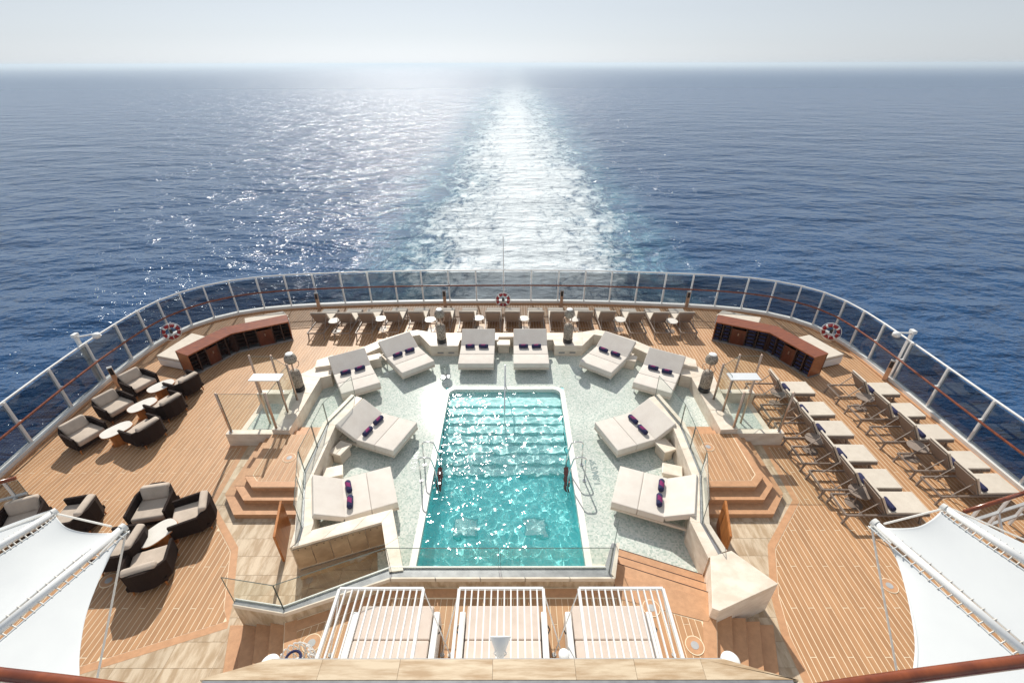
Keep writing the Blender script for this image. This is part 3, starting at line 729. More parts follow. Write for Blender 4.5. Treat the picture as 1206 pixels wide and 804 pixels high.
# broad teak steps rising from the mosaic to the lower deck, right of the pool
MB().prism([(2.5, 6.4), (4.2, 5.75), (4.1, 5.0), (2.3, 5.42)], 0.0, ZM + 0.011).build('step_core', M['dark_wood'], cab)
bst = thing('teak_steps', 'broad plain teak steps between the pool corner and the stone block', 'steps')
e0 = [(2.46, 6.47), (4.28, 5.80)]
nrm2 = Vector((e0[1][0] - e0[0][0], e0[1][1] - e0[0][1])).normalized(); nn = Vector((nrm2.y, -nrm2.x))
for k in range(3):
    o_ = nn * 0.285 * k; a = (e0[0][0] + o_.x, e0[0][1] + o_.y); b = (e0[1][0] + o_.x, e0[1][1] + o_.y)
    w_ = 0.268 if k < 2 else 0.32
    q = [a, b, (b[0] + nn.x * w_, b[1] + nn.y * w_), (a[0] + nn.x * w_, a[1] + nn.y * w_)]
    nb = nn * 0.016
    MB().prism([a, b, (b[0] + nb.x, b[1] + nb.y), (a[0] + nb.x, a[1] + nb.y)], ZM + 0.15 * (k + 1) - 0.001, ZM + 0.15 * (k + 1) + 0.002).build('painted_edge_line', M['dark_wood'], bst)  # dark strip painted in for the groove line that shading leaves out
    MB().prism(q, 0.0, ZM + 0.15 * (k + 1) - 0.001).build('tread', M['teak_trim'], bst)
# outer stairs
for s, side in ((-1, 'left'), (1, 'right')):
    t = thing('teak_stairs', 'flight of teak stairs climbing from the %s walkway to the lower deck' % side, 'stairs')
    xs = [5.30, 5.00, 4.70, 4.40, 4.08]
    for k in range(4):
        z = 0.12 * (k + 1)
        dx_ = 0.36 * 2.2
        MB().prism(poly_m([(xs[k] - dx_, 2.7), (xs[k + 1] - dx_ - 0.01, 2.7), (xs[k + 1] - 0.01, 4.9), (xs[k], 4.9)], s), 0.004, z).build('tread', M['teak_trim'], t, bevel=0.006, seg=1)

# orange wooden gates beside the walls
for s, side in ((-1, 'left'), (1, 'right')):
    a, b = Vector((s * 5.12, 7.25)), Vector((s * 4.86, 6.30))
    tag(MB().bar((a.x, a.y, 0.46), (b.x, b.y, 0.46), 0.05, 0.86).build('wooden_gate', M['door_wood'], bevel=0.004, seg=1),
        'orange wood gate panel standing beside the %s glass wall' % side, 'gate')

# ------------------------------------------------------------------ parapet in front
par = thing('stone_parapet', 'broad veined travertine parapet across the bottom of the photo', 'parapet')
ZP = 2.6
MB().prism([(-3.06, 3.13), (3.07, 3.13), (3.97, 2.90), (3.97, 2.0), (-3.9, 2.0), (-3.9, 2.90)], 0.0, ZP - 0.06).build('wall_body', M['white_matt'], par)
xs = [-3.88, -2.35, -1.3, -0.05, 1.05, 1.85, 2.75, 3.95]
def fy(x): return 3.16 if -3.06 <= x <= 3.07 else (3.16 - (abs(x) - 3.06) * 0.29)
for i in range(len(xs) - 1):
    a, b = xs[i] + 0.002, xs[i + 1] - 0.002
    pts = [(a, 2.915), (b, 2.915), (b, fy(b))]
    if a < -3.06 < b: pts.append((-3.06, 3.16))
    if a < 3.07 < b: pts.append((3.07, 3.16))
    pts.append((a, fy(a)))
    MB().prism(pts, ZP - 0.06, ZP + 0.001 * (i % 2)).build('slab', M['trav_x'], par)
MB().box((0, 3.168, ZP - 0.03), (6.1, 0.012, 0.05)).build('metal_edge', M['steel_grey'], par)
MB().box((0.02, 2.88, ZP - 0.02), (7.7, 0.05, 0.05)).build('metal_edge', M['grey'], par)

# ------------------------------------------------------------------ railing
rail = thing('glass_railing', 'tall white posted windbreak of smoked glass panes curving round the stern', 'railing')
postmesh = MB().box((0, 0, RT / 2), (0.055, 0.11, RT)).mesh('post', M['white'])
clampmesh = MB().box((0, -0.10, 0.95), (0.05, 0.20, 0.035)).mesh('handrail_bracket', M['white'])
np_ = len(rl)
for i, p in enumerate(rl):
    a = rl[max(i - 1, 0)]; b = rl[min(i + 1, np_ - 1)]; ang = math.atan2(b.y - a.y, b.x - a.x)
    o = link('post', postmesh, rail); o.location = (p.x, p.y, 0); o.rotation_euler = (0, 0, ang)
    c = link('handrail_bracket', clampmesh, o)
for i in range(np_ - 1):
    a, b = rl[i], rl[i + 1]; d = (b - a).normalized()
    MB().bar((a.x + d.x * .035, a.y + d.y * .035, 0.85), (b.x - d.x * .035, b.y - d.y * .035, 0.85), 0.012, 1.36).build('pane', M['glass_rail'], rail)
MB().tube([(p.x, p.y, RT + 0.01) for p in rl], 0.032, 8).build('top_rail', M['white'], rail, smooth=True)
hr = inset(rl, 0.20)
MB().tube([(p.x, p.y, 0.965) for p in hr], 0.033, 10).build('handrail', M['rail_wood'], rail, smooth=True)
c_out, c_in = inset(rl, -0.1), inset(rl, 0.12)
ribbon([p[:] for p in c_out], [p[:] for p in c_in], 0.0, 0.15).build('curb', M['white_matt'], rail)
ribbon([p[:] for p in inset(rl, 0.125)], [p[:] for p in inset(rl, 0.21)], 0.0, 0.05).build('kick_board', M['teak_trim'], rail)
# loudspeaker / lamp arms on the thick posts
for (u, v, s, side) in ((84, 396, 1, 'left'), (1072.3, 399, -1, 'right')):
    p = P(95.8 if s > 0 else 1072.3, 402.7, RT)
    t = thing('floodlight', 'white floodlight on an arm above the %s thick railing post' % side, 'floodlight', (p.x, p.y, 0))
    MB().box((0.0, -0.10 * s, 1.0), (0.09, 0.10, 1.75)).build('mast', M['white'], t)
    MB().bar((0, -0.1 * s, 1.86), (s * 0.50, 0.05, 1.90), 0.035, 0.045).build('arm', M['white'], t)
    MB().box((-0.02, -0.08 * s, 1.93), (0.13, 0.20, 0.11)).build('junction_box', M['white'], t, bevel=0.02)
    MB().lathe([(0.02, 0.08), (0.09, 0.07), (0.115, 0.02), (0.115, -0.06), (0.08, -0.09)], (s * 0.55, 0.05, 1.85), 16).build('lamp_head', M['white'], t, smooth=True)
# flag staff
fs = P(592.6, 318.4, RT)
t = thing('flagstaff', 'slim white flagstaff rising behind the middle of the stern railing', 'flagstaff', (fs.x, fs.y + 0.12, 0))
MB().tube([(0, 0, -0.1), (0, 0, 3.05)], [0.03, 0.018], 8).build('pole', M['white'], t, smooth=True)
MB().lathe([(0.01, 0), (0.03, 0.02), (0.03, 0.05), (0.005, 0.07)], (0, 0, 3.05), 10).build('finial', M['white'], t)
MB().box((0, 0, 2.55), (0.22, 0.02, 0.02)).build('cleat', M['white'], t)

# lifebuoys
def buoy(o):
    R1, r1 = 0.245, 0.062
    MB().tube([(R1 * math.cos(q), 0, R1 * math.sin(q)) for q in [2 * PI * k / 32 for k in range(32)]], r1, 10, close=True).build('ring', M['red'], o, smooth=True)
    for k in range(4):
        q0 = PI / 4 + k * PI / 2; pts = [(R1 * math.cos(q), 0, R1 * math.sin(q)) for q in (q0 - 0.13, q0, q0 + 0.13)]
        MB().tube(pts, r1 + 0.006, 10).build('white_band', M['white'], o, smooth=True)
    for k in range(4):
        q0 = k * PI / 2; MB().tube([(R1 * math.cos(q), 0, R1 * math.sin(q)) for q in (q0 - 0.06, q0, q0 + 0.06)], r1 + 0.004, 10).build('rope_tie', M['rope'], o, smooth=True)
    MB().tube([((R1 + 0.10) * math.cos(q), 0, (R1 + 0.10) * math.sin(q)) for q in [2 * PI * k / 24 for k in range(24)]], 0.010, 5, close=True).build('grab_rope', M['rope'], o)
    MB().box((0, 0.06, 0.0), (0.09, 0.08, 0.16)).build('bracket', M['black'], o)
mk = Maker(buoy, 'lifebuoy', 'lifebuoy', 'lifebuoys on the railing')
for (u, v, lb, rz) in ((592, 353, 'red lifebuoy with white bands at the middle of the stern railing', 0), (201, 390, 'red lifebuoy hung on the railing behind the left cabinet', 0.75), (978, 391, 'red lifebuoy hung on the railing behind the right cabinet', -0.75)):
    # on the handrail line, found by its height
    p = P(u, v, 0.55); b_ = mk((p.x, p.y, 0.55), rz, lb); b_.rotation_euler = (-0.12, 0, rz)

# slim deck bollard lights
def bollard(o):
    MB().box((0, 0, 0.40), (0.13, 0.10, 0.80)).build('post', M['bronze'], o)
    MB().box((0, -0.056, 0.66), (0.10, 0.012, 0.24)).build('lens', M['black'], o)
    MB().box((0, 0, 0.81), (0.14, 0.12, 0.03)).build('cap', M['steel_grey'], o)
mk = Maker(bollard, 'bollard_light', 'bollard light', 'bollard lights along the railing')
for (u, v, lb, rz) in ((376, 364, 'bronze bollard light by the railing above the leftmost far lounger', 0), (524, 361, 'bronze bollard light at the railing left of the middle lifebuoy', 0), (660.5, 361, 'bronze bollard light at the railing right of the middle lifebuoy', 0), (807, 363, 'bronze bollard light by the railing above the rightmost far lounger', 0),
                       (140, 455, 'bronze bollard light behind the armchairs under the left floodlight', 0.7), (1040, 448, 'bronze bollard light at the foot of the right floodlight post', -0.7)):
    p = P(u, v, 0.0); mk((p.x, p.y, 0), rz, lb)

# ------------------------------------------------------------------ mahogany cabinets
def cabinet(base_pts, s, side):
    t = thing('storage_cabinet', 'long angled mahogany cabinet with open shelves at the far %s' % side, 'cabinet')
    Hh, D = 0.86, 0.62
    pts = [Vector(p) for p in base_pts]            # front bottom line, from the middle outwards
    nrm = []
    for i in range(2):
        d = (pts[i + 1] - pts[i]).normalized(); n_ = Vector((-d.y, d.x)) * (1 if s > 0 else -1)
        nrm.append(n_)
    m = (nrm[0] + nrm[1]).normalized(); m = m * (1 / max(0.5, m.dot(nrm[0])))
    bk = [pts[0] + nrm[0] * D, pts[1] + m * D, pts[2] + nrm[1] * D]
    tf = [pts[0] - nrm[0] * 0.06, pts[1] - m * 0.06, pts[2] - nrm[1] * 0.06]
    for i in range(2):
        MB().prism([tf[i], tf[i + 1], bk[i + 1], bk[i]], Hh, Hh + 0.045).build('top_board', M['mahog'], t)
        MB().prism([pts[i] + nrm[i] * 0.04, pts[i + 1] + (nrm[i]) * 0.04, bk[i + 1], bk[i]], 0.0, 0.08).build('plinth', M['grey'], t)
        L_ = (pts[i + 1] - pts[i]).length; d = (pts[i + 1] - pts[i]) / L_
        def at(f, dd, z): q = pts[i] + d * (f * L_) + nrm[i] * dd; return (q.x, q.y, z)
        MB().bar(at(0, D - 0.03, Hh / 2 + 0.04), at(1, D - 0.03, Hh / 2 + 0.04), 0.03, Hh - 0.09).build('back_panel', M['dark_wood'], t)
        fr = [0, 0.16, 0.32, 0.60, 0.80, 1.0] if i == 0 else [0, 0.17, 0.36, 0.62, 0.81, 1.0]
        for f in fr:
            ff = min(max(f, 0.012), 0.988)
            mt = M['mahog'] if f in (0, 1.0) and ((i == 0 and f == 0) or (i == 1 and f == 1.0)) else M['dark_wood']
            nm = 'end_panel' if mt is M['mahog'] else 'divider'
            MB().bar(at(ff, 0.0, Hh / 2 + 0.04), at(ff, D - 0.05, Hh / 2 + 0.04), 0.035, Hh - 0.09).build(nm, mt if nm == 'end_panel' else M['dark_wood'], t)
        for b_ in range(5):
            f0, f1 = fr[b_] + 0.012, fr[b_ + 1] - 0.012
            if b_ == 2:
                dr = MB().bar(at(f0, 0.02, Hh / 2 - 0.02), at(f1, 0.02, Hh / 2 - 0.02), 0.025, Hh - 0.22).build('door', mat('mahogany_door', (0.12, 0.028, 0.010), 0.3, (0.07, 0.015, 0.007), 3, (4, 4, 0.7)) if 'dm' not in M else M['dm'], t)
                M['dm'] = dr.data.materials[0]
                c_ = at((f0 + f1) / 2, 0.0, Hh / 2 + 0.1); MB().box(c_, (0.03, 0.03, 0.1)).build('handle', M['bronze'], dr)
            else:
                for kk in range(1, 5):
                    z = 0.08 + kk * (Hh - 0.1) / 5
                    MB().bar(at(f0, D / 2, z), at(f1, D / 2, z), D - 0.1, 0.015).build('shelf', M['dark_wood'], t)
                if s > 0:
                    for kk in range(0, 5):
                        z = 0.10 + kk * (Hh - 0.1) / 5
                        tw = MB().bar(at(f0 + 0.02, D / 2 - 0.05, z + 0.045), at(f1 - 0.02, D / 2 - 0.05, z + 0.045), D - 0.2, 0.075).build('folded_towels', M['navy'], None, bevel=0.02, seg=1)
                        tag(tw, 'navy towels on the %s shelf, %s open bay from the cabinet\'s inner end' % (('bottom', 'second lowest', 'middle', 'second highest', 'top')[kk], ORD[i * 4 + (b_ if b_ < 2 else b_ - 1)]), 'towels', 'folded towels in the right cabinet')
    MB().box((pts[1].x + m.x * 0.10, pts[1].y + m.y * 0.10, Hh / 2 + 0.04), (0.20, 0.20, Hh - 0.1)).build('corner_post', M['dark_wood'], t)
    return t
cl = [P(345.6, 401, 0).xy[:], P(279.7, 415.6, 0).xy[:], P(229.5, 443, 0).xy[:]]
cr_ = [P(836.9, 402, 0).xy[:], P(899, 415.6, 0).xy[:], P(950, 446.5, 0).xy[:]]
cabinet(cl, -1, 'left'); cabinet(cr_, 1, 'right')

# sun pads behind the cabinets
def sunpad(pts, lb):
    t = thing('sun_pad', lb, 'sun pad')
    MB().prism(pts, 0.04, 0.34).build('base', M['white'], t, bevel=0.03)
    MB().prism(pts, 0.35, 0.46).build('pad', M['cream'], t, bevel=0.03)
def q4(*a): return [P(u, v, 0.46).xy[:] for u, v in a]
sunpad(q4((936.4, 398), (952.8, 394.3), (993.9, 417.5), (970.7, 422.7)), 'white based sun pad with cream top at the outer end of the right cabinet')
sunpad(q4((183, 418), (225, 391.5), (246, 396.5), (211, 423.5)), 'white based sun pad with cream top at the outer end of the left cabinet')
sunpad(q4((843, 371.5), (850, 365.5), (896, 374), (893, 381)), 'shaded white sun pad behind the inner part of the right cabinet')
sunpad(q4((288, 381), (287, 374), (333, 365.5), (339, 371.5)), 'shaded white sun pad behind the inner part of the left cabinet')

# ------------------------------------------------------------------ loungers
def lounger(o):
    L_, W_ = 1.95, 0.64                       # feet at +x
    fr = MB()
    for sy in (-1, 1): fr.bar((-0.98, sy * W_ / 2, 0.30), (0.98, sy * W_ / 2, 0.30), 0.035, 0.05)
    for x in (-0.98, -0.06, 0.98): fr.bar((x, -W_ / 2, 0.30), (x, W_ / 2, 0.30), 0.035, 0.045)
    fr.build('frame', M['taupe'], o)
    for sx, x0, x1 in ((-1, -0.90, -0.98), (1, 0.80, 0.88)):
        for sy in (-1, 1):
            MB().bar((x0, sy * (W_ / 2 - 0.01), 0.29), (x1, sy * (W_ / 2 - 0.01), 0.0), 0.035, 0.045).build('leg', M['taupe'], o)
    for x in (-0.5,):
        MB().bar((-0.52, -W_ / 2, 0.22), (-0.52, W_ / 2, 0.22), 0.02, 0.02).build('stay', M['taupe'], o)
    MB().box((0.47, 0, 0.335), (1.02, W_ - 0.02, 0.02)).build('sling', M['mesh'], o)
    MB().box((0.47, 0, 0.375), (1.02, W_, 0.055)).build('seat_pad', M['cream'], o, bevel=0.015, seg=2)
    ang = math.radians(58); Lb = 0.62
    Mx = Matrix.Rotation(ang - PI, 3, 'Y')
    bx, bz = -math.cos(ang), math.sin(ang)
    c = Vector((-0.06 + bx * Lb / 2, 0, 0.34 + bz * Lb / 2))
    n_ = Vector((bz, 0, -bx)) * 1.0
    n_ = Vector((math.sin(ang), 0, math.cos(ang)))
    B = MB(); B.bar((-0.06, 0, 0.33), (-0.06 + bx * Lb, 0, 0.33 + bz * Lb), W_ - 0.03, 0.022, up=n_); B.build('backrest', M['mesh'], o)
    a = Vector((-0.05, 0, 0.36)) + n_ * 0.035; b = a + Vector((bx, 0, bz)) * (Lb + 0.01)
    MB().bar(a, b, W_, 0.05, up=n_).build('back_pad', M['cream'], o, bevel=0.015, seg=2)
    for sy in (-1, 1): MB().bar((-0.06 + bx * Lb * 0.7, sy * 0.27, 0.33 + bz * Lb * 0.7), (-0.66, sy * 0.27, 0.29), 0.02, 0.02).build('strut', M['taupe'], o)
mk = Maker(lounger, 'sun_lounger', 'sun lounger', None)
mk.group = 'loungers in the row along the stern railing'
farx = [375, 405, 430.5, 461, 489, 521, 549, 580, 603, 631.6, 657, 689.5, 716, 748.6, 778, 808]
for i, u in enumerate(farx):
    x = P(u, 368, 0.85).x
    if i < 8: lb = 'taupe lounger in the stern row, %s from the left cabinet' % ORD[i]
    else: lb = 'taupe lounger in the stern row, %s from the right cabinet' % ORD[15 - i]
    y = 17.05 if 2 < i < 13 else 16.95
    mk((x, y, 0), PI / 2 + random.uniform(-0.015, 0.015), lb)
A_ = [(1060, 465.4), (1090.4, 491.5), (1123.5, 518.3), (1166, 552.5), (1201, 582)]
B_ = [(959.8, 463.6), (983.5, 489.8), (1005.4, 513.5), (1033, 543.8), (1061.8, 575), (1095, 604.7)]
def roll(o, r=0.065, l=0.36, col='navy'):
    pts = [(-l / 2, 0, 0), (-l / 2 + 0.03, 0, 0), (l / 2 - 0.03, 0, 0), (l / 2, 0, 0)]
    MB().tube(pts, [r * 0.8, r, r, r * 0.8], 12).build('towel_roll', M['navy'], o, smooth=True)
roll_plain = Maker(lambda o: roll(o), 'rolled_towel', 'rolled towel', 'navy towels on the starboard loungers')
for nm, lst, grp, where in (('A', A_, 'loungers in the outer column by the right railing', 'outer right column'), ('B', B_, 'loungers in the inner column on the right deck', 'inner right column')):
    mk.group = grp
    for i, (u, v) in enumerate(lst):
        p = P(u, v, 0.38); cx = p.x - 0.98; cy = p.y + 0.32
        mk((cx, cy, 0), random.uniform(-0.02, 0.02), 'cream padded lounger in the %s, %s from the far end' % (where, ORD[i]))
        if not (nm == 'B' and i == 5 and False):
            roll_plain((cx + 0.09, cy - 0.12, 0.475), PI / 2, 'rolled navy towel on the %s lounger of the %s' % (ORD[i], where))

# small pedestal tables
def ped(o):
    MB().lathe([(0.20, 0.0), (0.20, 0.012), (0.03, 0.03)], n=18).build('base', M['taupe'], o)
    MB().tube([(0, 0, 0.02), (0, 0, 0.47)], 0.018, 8).build('stem', M['taupe'], o)
    MB().lathe([(0.02, 0.465), (0.235, 0.47), (0.24, 0.48), (0.235, 0.492), (0.01, 0.494)], n=24).build('table_top', M['table_top'], o, smooth=False)
mk = Maker(ped, 'side_table', 'side table', 'round tables in the stern row')
tabs = [(392.8, 377), (447.6, 374.6), (506, 375.8), (563, 374), (616.7, 374.6), (675.8, 375.4), (729.8, 376), (790.9, 378)]
for i, (u, v) in enumerate(tabs):
    p = P(u, v, 0.49); lb = 'small round pale table in the stern row, %s from the left' % ORD[i]
    mk((p.x, p.y, 0), 0, lb)
def ped2(o):
    MB().lathe([(0.20, 0.0), (0.20, 0.012), (0.03, 0.03)], n=18).build('base', M['taupe'], o)
    MB().tube([(0, 0, 0.02), (0, 0, 0.42)], 0.018, 8).build('stem', M['taupe'], o)
    MB().lathe([(0.02, 0.42), (0.25, 0.425), (0.255, 0.435), (0.25, 0.447), (0.01, 0.449)], n=24).build('table_top', M['mesh'], o)
mk = Maker(ped2, 'side_table', 'side table', 'taupe tables between the right loungers')
for u, v, lb in ((1018, 468, 'round taupe table between the two farthest loungers by the right railing'), (1080, 526, 'round taupe table between the third and fourth loungers by the right railing'),
                 (917, 463, 'round taupe table at the far end of the inner right loungers'), (959, 517, 'round taupe table beside the middle of the inner right loungers'), (1012, 579, 'round taupe table near the viewer end of the inner right loungers')):
    p = P(u, v, 0.44); mk((p.x, p.y, 0), 0, lb)

# ------------------------------------------------------------------ daybeds on the mosaic
def daybed(o):
    W_ = 1.24
    b = MB()
    for sy in (-1, 1): b.bar((-1.85, sy * (W_ / 2 - 0.03), 0.24), (0, sy * (W_ / 2 - 0.03), 0.24), 0.05, 0.07)
    for x in (-1.82, -0.6, -0.03): b.bar((x, -W_ / 2, 0.24), (x, W_ / 2, 0.24), 0.05, 0.066)
    b.build('frame', M['stone_frame'], o)
    for x in (-1.7, -0.12):
        for sy in (-1, 1): MB().box((x, sy * (W_ / 2 - 0.06), 0.105), (0.05, 0.05, 0.21)).build('leg', M['chrome'], o)
    for x0, x1 in ((-1.22, -0.61), (-0.605, 0.0)):
        sc_ = MB().box(((x0 + x1) / 2, 0, 0.37), (x1 - x0, W_, 0.19)).build('seat_cushion', M['mattress'], o, bevel=0.03, seg=3, smooth=True)
        MB().tube([(x0 + 0.008, -W_ / 2 + 0.008, 0.455), (x1 - 0.008, -W_ / 2 + 0.008, 0.455), (x1 - 0.008, W_ / 2 - 0.008, 0.455), (x0 + 0.008, W_ / 2 - 0.008, 0.455)], 0.007, 5, close=True).build('piping', M['mattress'], sc_)
    ang = math.radians(32); Lb = 0.72
    d = Vector((-math.cos(ang), 0, math.sin(ang))); n_ = Vector((math.sin(ang), 0, math.cos(ang)))
    a = Vector((-1.22, 0, 0.40)); 
    MB().bar(a, a + d * Lb, W_, 0.15, up=n_).build('back_cushion', M['mattress'], o, bevel=0.025, seg=3)
    for sy in (-1, 1): MB().bar(a + d * Lb * 0.75 + Vector((0, sy * 0.4, -0.06)), (-1.78, sy * 0.4, 0.26), 0.03, 0.03).build('strut', M['chrome'], o)
M['stone_frame'] = mat('beige_frame', (0.66, 0.58, 0.49), 0.6, (0.6, 0.52, 0.44), 4)
def roll2(o):
    r, l = 0.072, 0.34
    MB().tube([(-l / 2, 0, 0), (-l / 2 + 0.025, 0, 0), (l / 2 - 0.025, 0, 0), (l / 2, 0, 0)], [r * 0.8, r, r, r * 0.8], 14).build('towel_roll', M['navy'], o, smooth=True)
    b = MB(); n = 9
    def fn(u, v):
        q = PI * (0.12 + 0.62 * v); x = -0.07 + 0.15 * u + 0.03 * math.sin(5 * v)
        return (x, (r + 0.002) * math.cos(q), (r + 0.002) * math.sin(q))
    b.grid(fn, 3, n); b.build('magenta_motif', M['magenta'], o, smooth=True)
mkr = Maker(roll2, 'rolled_towel', 'rolled towel', 'navy and magenta towels on the daybeds')
mk = Maker(daybed, 'double_daybed', 'daybed', 'double daybeds round the pool')
beds = [((-4.62, 11.93), (.49, -.87), 'at the far left corner of the terrace'), ((-2.99, 13.14), (.61, -.79), 'angled on the far side left of the middle pair'),
        ((-1.05, 13.32), (0, -1), 'left of the middle pair facing the pool steps'), ((0.88, 13.32), (0, -1), 'right of the middle pair facing the pool steps'),
        (None, 'm1', 'angled on the far side right of the middle pair'), (None, 'm0', 'at the far right corner of the terrace'),
        ((-2.76, 9.70), (.933, -.36), 'on the left by the pool ladder'), ((-2.715, 8.01), (.934, .356), 'on the left nearest the viewer'),
        (None, 'm6', 'on the right by the pool ladder'), (None, 'm7', 'on the right nearest the viewer')]
for i, (c, d, lb) in enumerate(beds):
    if c is None:
        c0_, d0_, _ = beds[int(d[1:])]; c = (-c0_[0] + 0.06, c0_[1]); d = (-d0_[0], d0_[1])
    rz = math.atan2(d[1], d[0])
    mk((c[0], c[1], ZM), rz, 'ivory double daybed with raised back ' + lb)
    dn = Vector(d).normalized(); pn = Vector((-dn.y, dn.x))
    for k, off in enumerate((-0.26, 0.22)):
        q = Vector(c) - dn * 1.05 + pn * (off + random.uniform(-0.02, 0.02))
        cy = c[1]
        # name the roll by which side of the bed it lies on in view
        sd_ = ('left' if ((q - (Vector(c) - dn * 1.05)).x < 0) else 'right') if abs(pn.x) > 0.6 else ('upper' if (q - (Vector(c) - dn * 1.05)).y > 0 else 'lower')
        mkr((q.x, q.y, ZM + 0.465 + 0.07), rz + PI / 2 + random.uniform(-0.12, 0.12), '%s towel roll on the daybed %s' % (sd_, lb))

# stone cube stools
def cube(o):
    MB().box((0, 0, 0.36), (0.50, 0.38, 0.09)).build('top_slab', M['stone'], o, bevel=0.02)
    MB().box((0, 0, 0.16), (0.40, 0.28, 0.315)).build('pedestal', M['stone'], o, bevel=0.02)
mk = Maker(cube, 'stone_stool', 'stool', 'stone stools between the daybeds')
for u, v, rz, lb in ((592.5, 403, 0, 'pale stone stool between the two middle daybeds'), (440, 420, 0.4, 'pale stone stool between the two far left daybeds'), (741, 421, -0.4, 'pale stone stool between the two far right daybeds'),
                     (400, 527, 1.2, 'pale stone stool between the two near left daybeds'), (782.5, 524, -1.2, 'pale stone stool between the two near right daybeds'), (391, 555, 0.3, 'pale stone stool tucked behind the nearest left daybed'), (791, 553, -0.3, 'pale stone stool tucked behind the nearest right daybed'), (522.5, 436, 0, None)):
    if lb is None: continue
    p = P(u, v, ZM + 0.4); mk((p.x, p.y, ZM), rz, lb)
# small glass table
p = P(523, 432, ZM + 0.42)
t = thing('glass_table', 'small round glass table on the mosaic left of the middle daybeds', 'side table', (p.x, p.y, ZM))
MB().lathe([(0.15, 0), (0.16, 0.02), (0.02, 0.03)], n=16).build('base', M['chrome'], t)
MB().tube([(0, 0, 0), (0, 0, 0.41)], 0.02, 8).build('stem', M['chrome'], t)
MB().lathe([(0.0, 0.41), (0.19, 0.41), (0.19, 0.425), (0.0, 0.425)], n=24).build('table_top', M['glass'], t)

# ------------------------------------------------------------------ tall lanterns
def lantern(o):
    MB().lathe([(0.17, 0.0), (0.18, 0.02), (0.18, 0.14), (0.16, 0.16)], n=20).build('base', M['black'], o)
    MB().lathe([(0.14, 0.15), (0.17, 0.18), (0.175, 0.55), (0.155, 0.70), (0.10, 0.76), (0.03, 0.78)], n=24).build('drum', M['lattice'], o, smooth=True)
    MB().tube([(0, 0, 0.76), (0, 0, 1.02)], 0.022, 8).build('neck', M['bronze'], o)
    for k in range(3):
        q = PI / 2 * 0.6 + 2 * PI * k / 3
        pts = [(0.11 * math.cos(q), 0.11 * math.sin(q), 0.78), (0.20 * math.cos(q), 0.20 * math.sin(q), 0.84), (0.22 * math.cos(q), 0.22 * math.sin(q), 0.96), (0.14 * math.cos(q), 0.14 * math.sin(q), 1.04)]
        MB().tube(pts, 0.014, 6).build('bracket', M['bronze'], o, smooth=True)
    MB().lathe([(0.08, 1.02), (0.16, 1.07), (0.185, 1.15), (0.18, 1.22), (0.15, 1.30), (0.10, 1.34)], n=24).build('globe', M['lattice'], o, smooth=True)
    MB().lathe([(0.11, 1.34), (0.11, 1.37), (0.07, 1.385)], n=18).build('cap', M['white'], o)
mk = Maker(lantern, 'patio_lantern', 'lantern', 'hammered metal lanterns on the ledge')
for u, v, lb in ((352, 458.5, 'hammered metal lantern beside the left shower stall'), (520, 402.5, 'hammered metal lantern on the far ledge left of the middle daybeds'), (668, 402.5, 'hammered metal lantern on the far ledge right of the middle daybeds'), (828, 460, 'hammered metal lantern beside the right shower stall')):
    p = P(u, v, ZL); mk((p.x, p.y, ZL), 0.0, lb)

# ------------------------------------------------------------------ shower stalls
for s, side in ((-1, 'left'), (1, 'right')):
    t = thing('shower_stall', 'glass and bronze outdoor shower stall on the %s of the pool terrace' % side, 'shower')
    def bx(x0, x1, y0, y1, z0, z1, nm, mt): return MB().prism(poly_m([(x0, y0), (x1, y0), (x1, y1), (x0, y1)], s), z0, z1).build(nm, mt, t)
    bx(6.45, 7.98, 9.97, 10.16, 0, 0.45, 'curb', M['stone']); bx(6.95, 7.98, 11.85, 12.06, 0, 0.45, 'curb', M['stone'])
    bx(7.80, 7.97, 10.16, 11.85, 0, 0.05, 'curb', M['stone'])
    MB().prism(poly_m([(6.63, 10.16), (7.80, 10.16), (7.80, 11.85), (6.85, 11.85)], s), 0.0, 0.04).build('shower_floor', M['mosaic'], t)
    bx(6.9, 7.5, 10.6, 10.64, 0.042, 0.047, 'drain', M['grey'])
    for (x, y, z1) in ((7.86, 10.06, 1.84), (6.52, 10.06, 1.84), (7.87, 11.95, 1.85), (7.2, 11.95, 1.85), (6.50, 10.78, 1.80), (6.44, 11.35, 1.92)):
        z0 = 0.45 if y != 10.78 else 0.45
        MB().tube([(s * x, y, z0), (s * x, y, z1)], 0.032, 10).build('post', M['bronze'], t, smooth=True)
        MB().lathe([(0.06, z0), (0.06, z0 + 0.015), (0.03, z0 + 0.02)], (s * x, y, 0), 12).build('base_plate', M['chrome'], t)
    MB().tube([(s * 7.22, 10.9, 0.04), (s * 7.22, 10.9, 1.78)], 0.03, 10).build('post', M['bronze'], t, smooth=True)
    bx(6.42, 7.28, 10.68, 11.02, 1.78, 1.815, 'shower_head', M['brushed'])
    ln = [(7.86, 10.06, 6.52, 10.06, 1.80), (7.87, 11.95, 7.2, 11.95, 1.80), (6.52, 10.08, 6.50, 10.76, 1.74), (6.50, 10.8, 6.44, 11.33, 1.85), (7.2, 11.95, 6.47, 11.4, 1.80)]
    for x0, y0, x1, y1, z1 in ln:
        a, b = (s * x0, y0), (s * x1, y1); glass_panel(lerp2(a, b, 0.03), lerp2(a, b, 0.97), 0.50, z1, t)

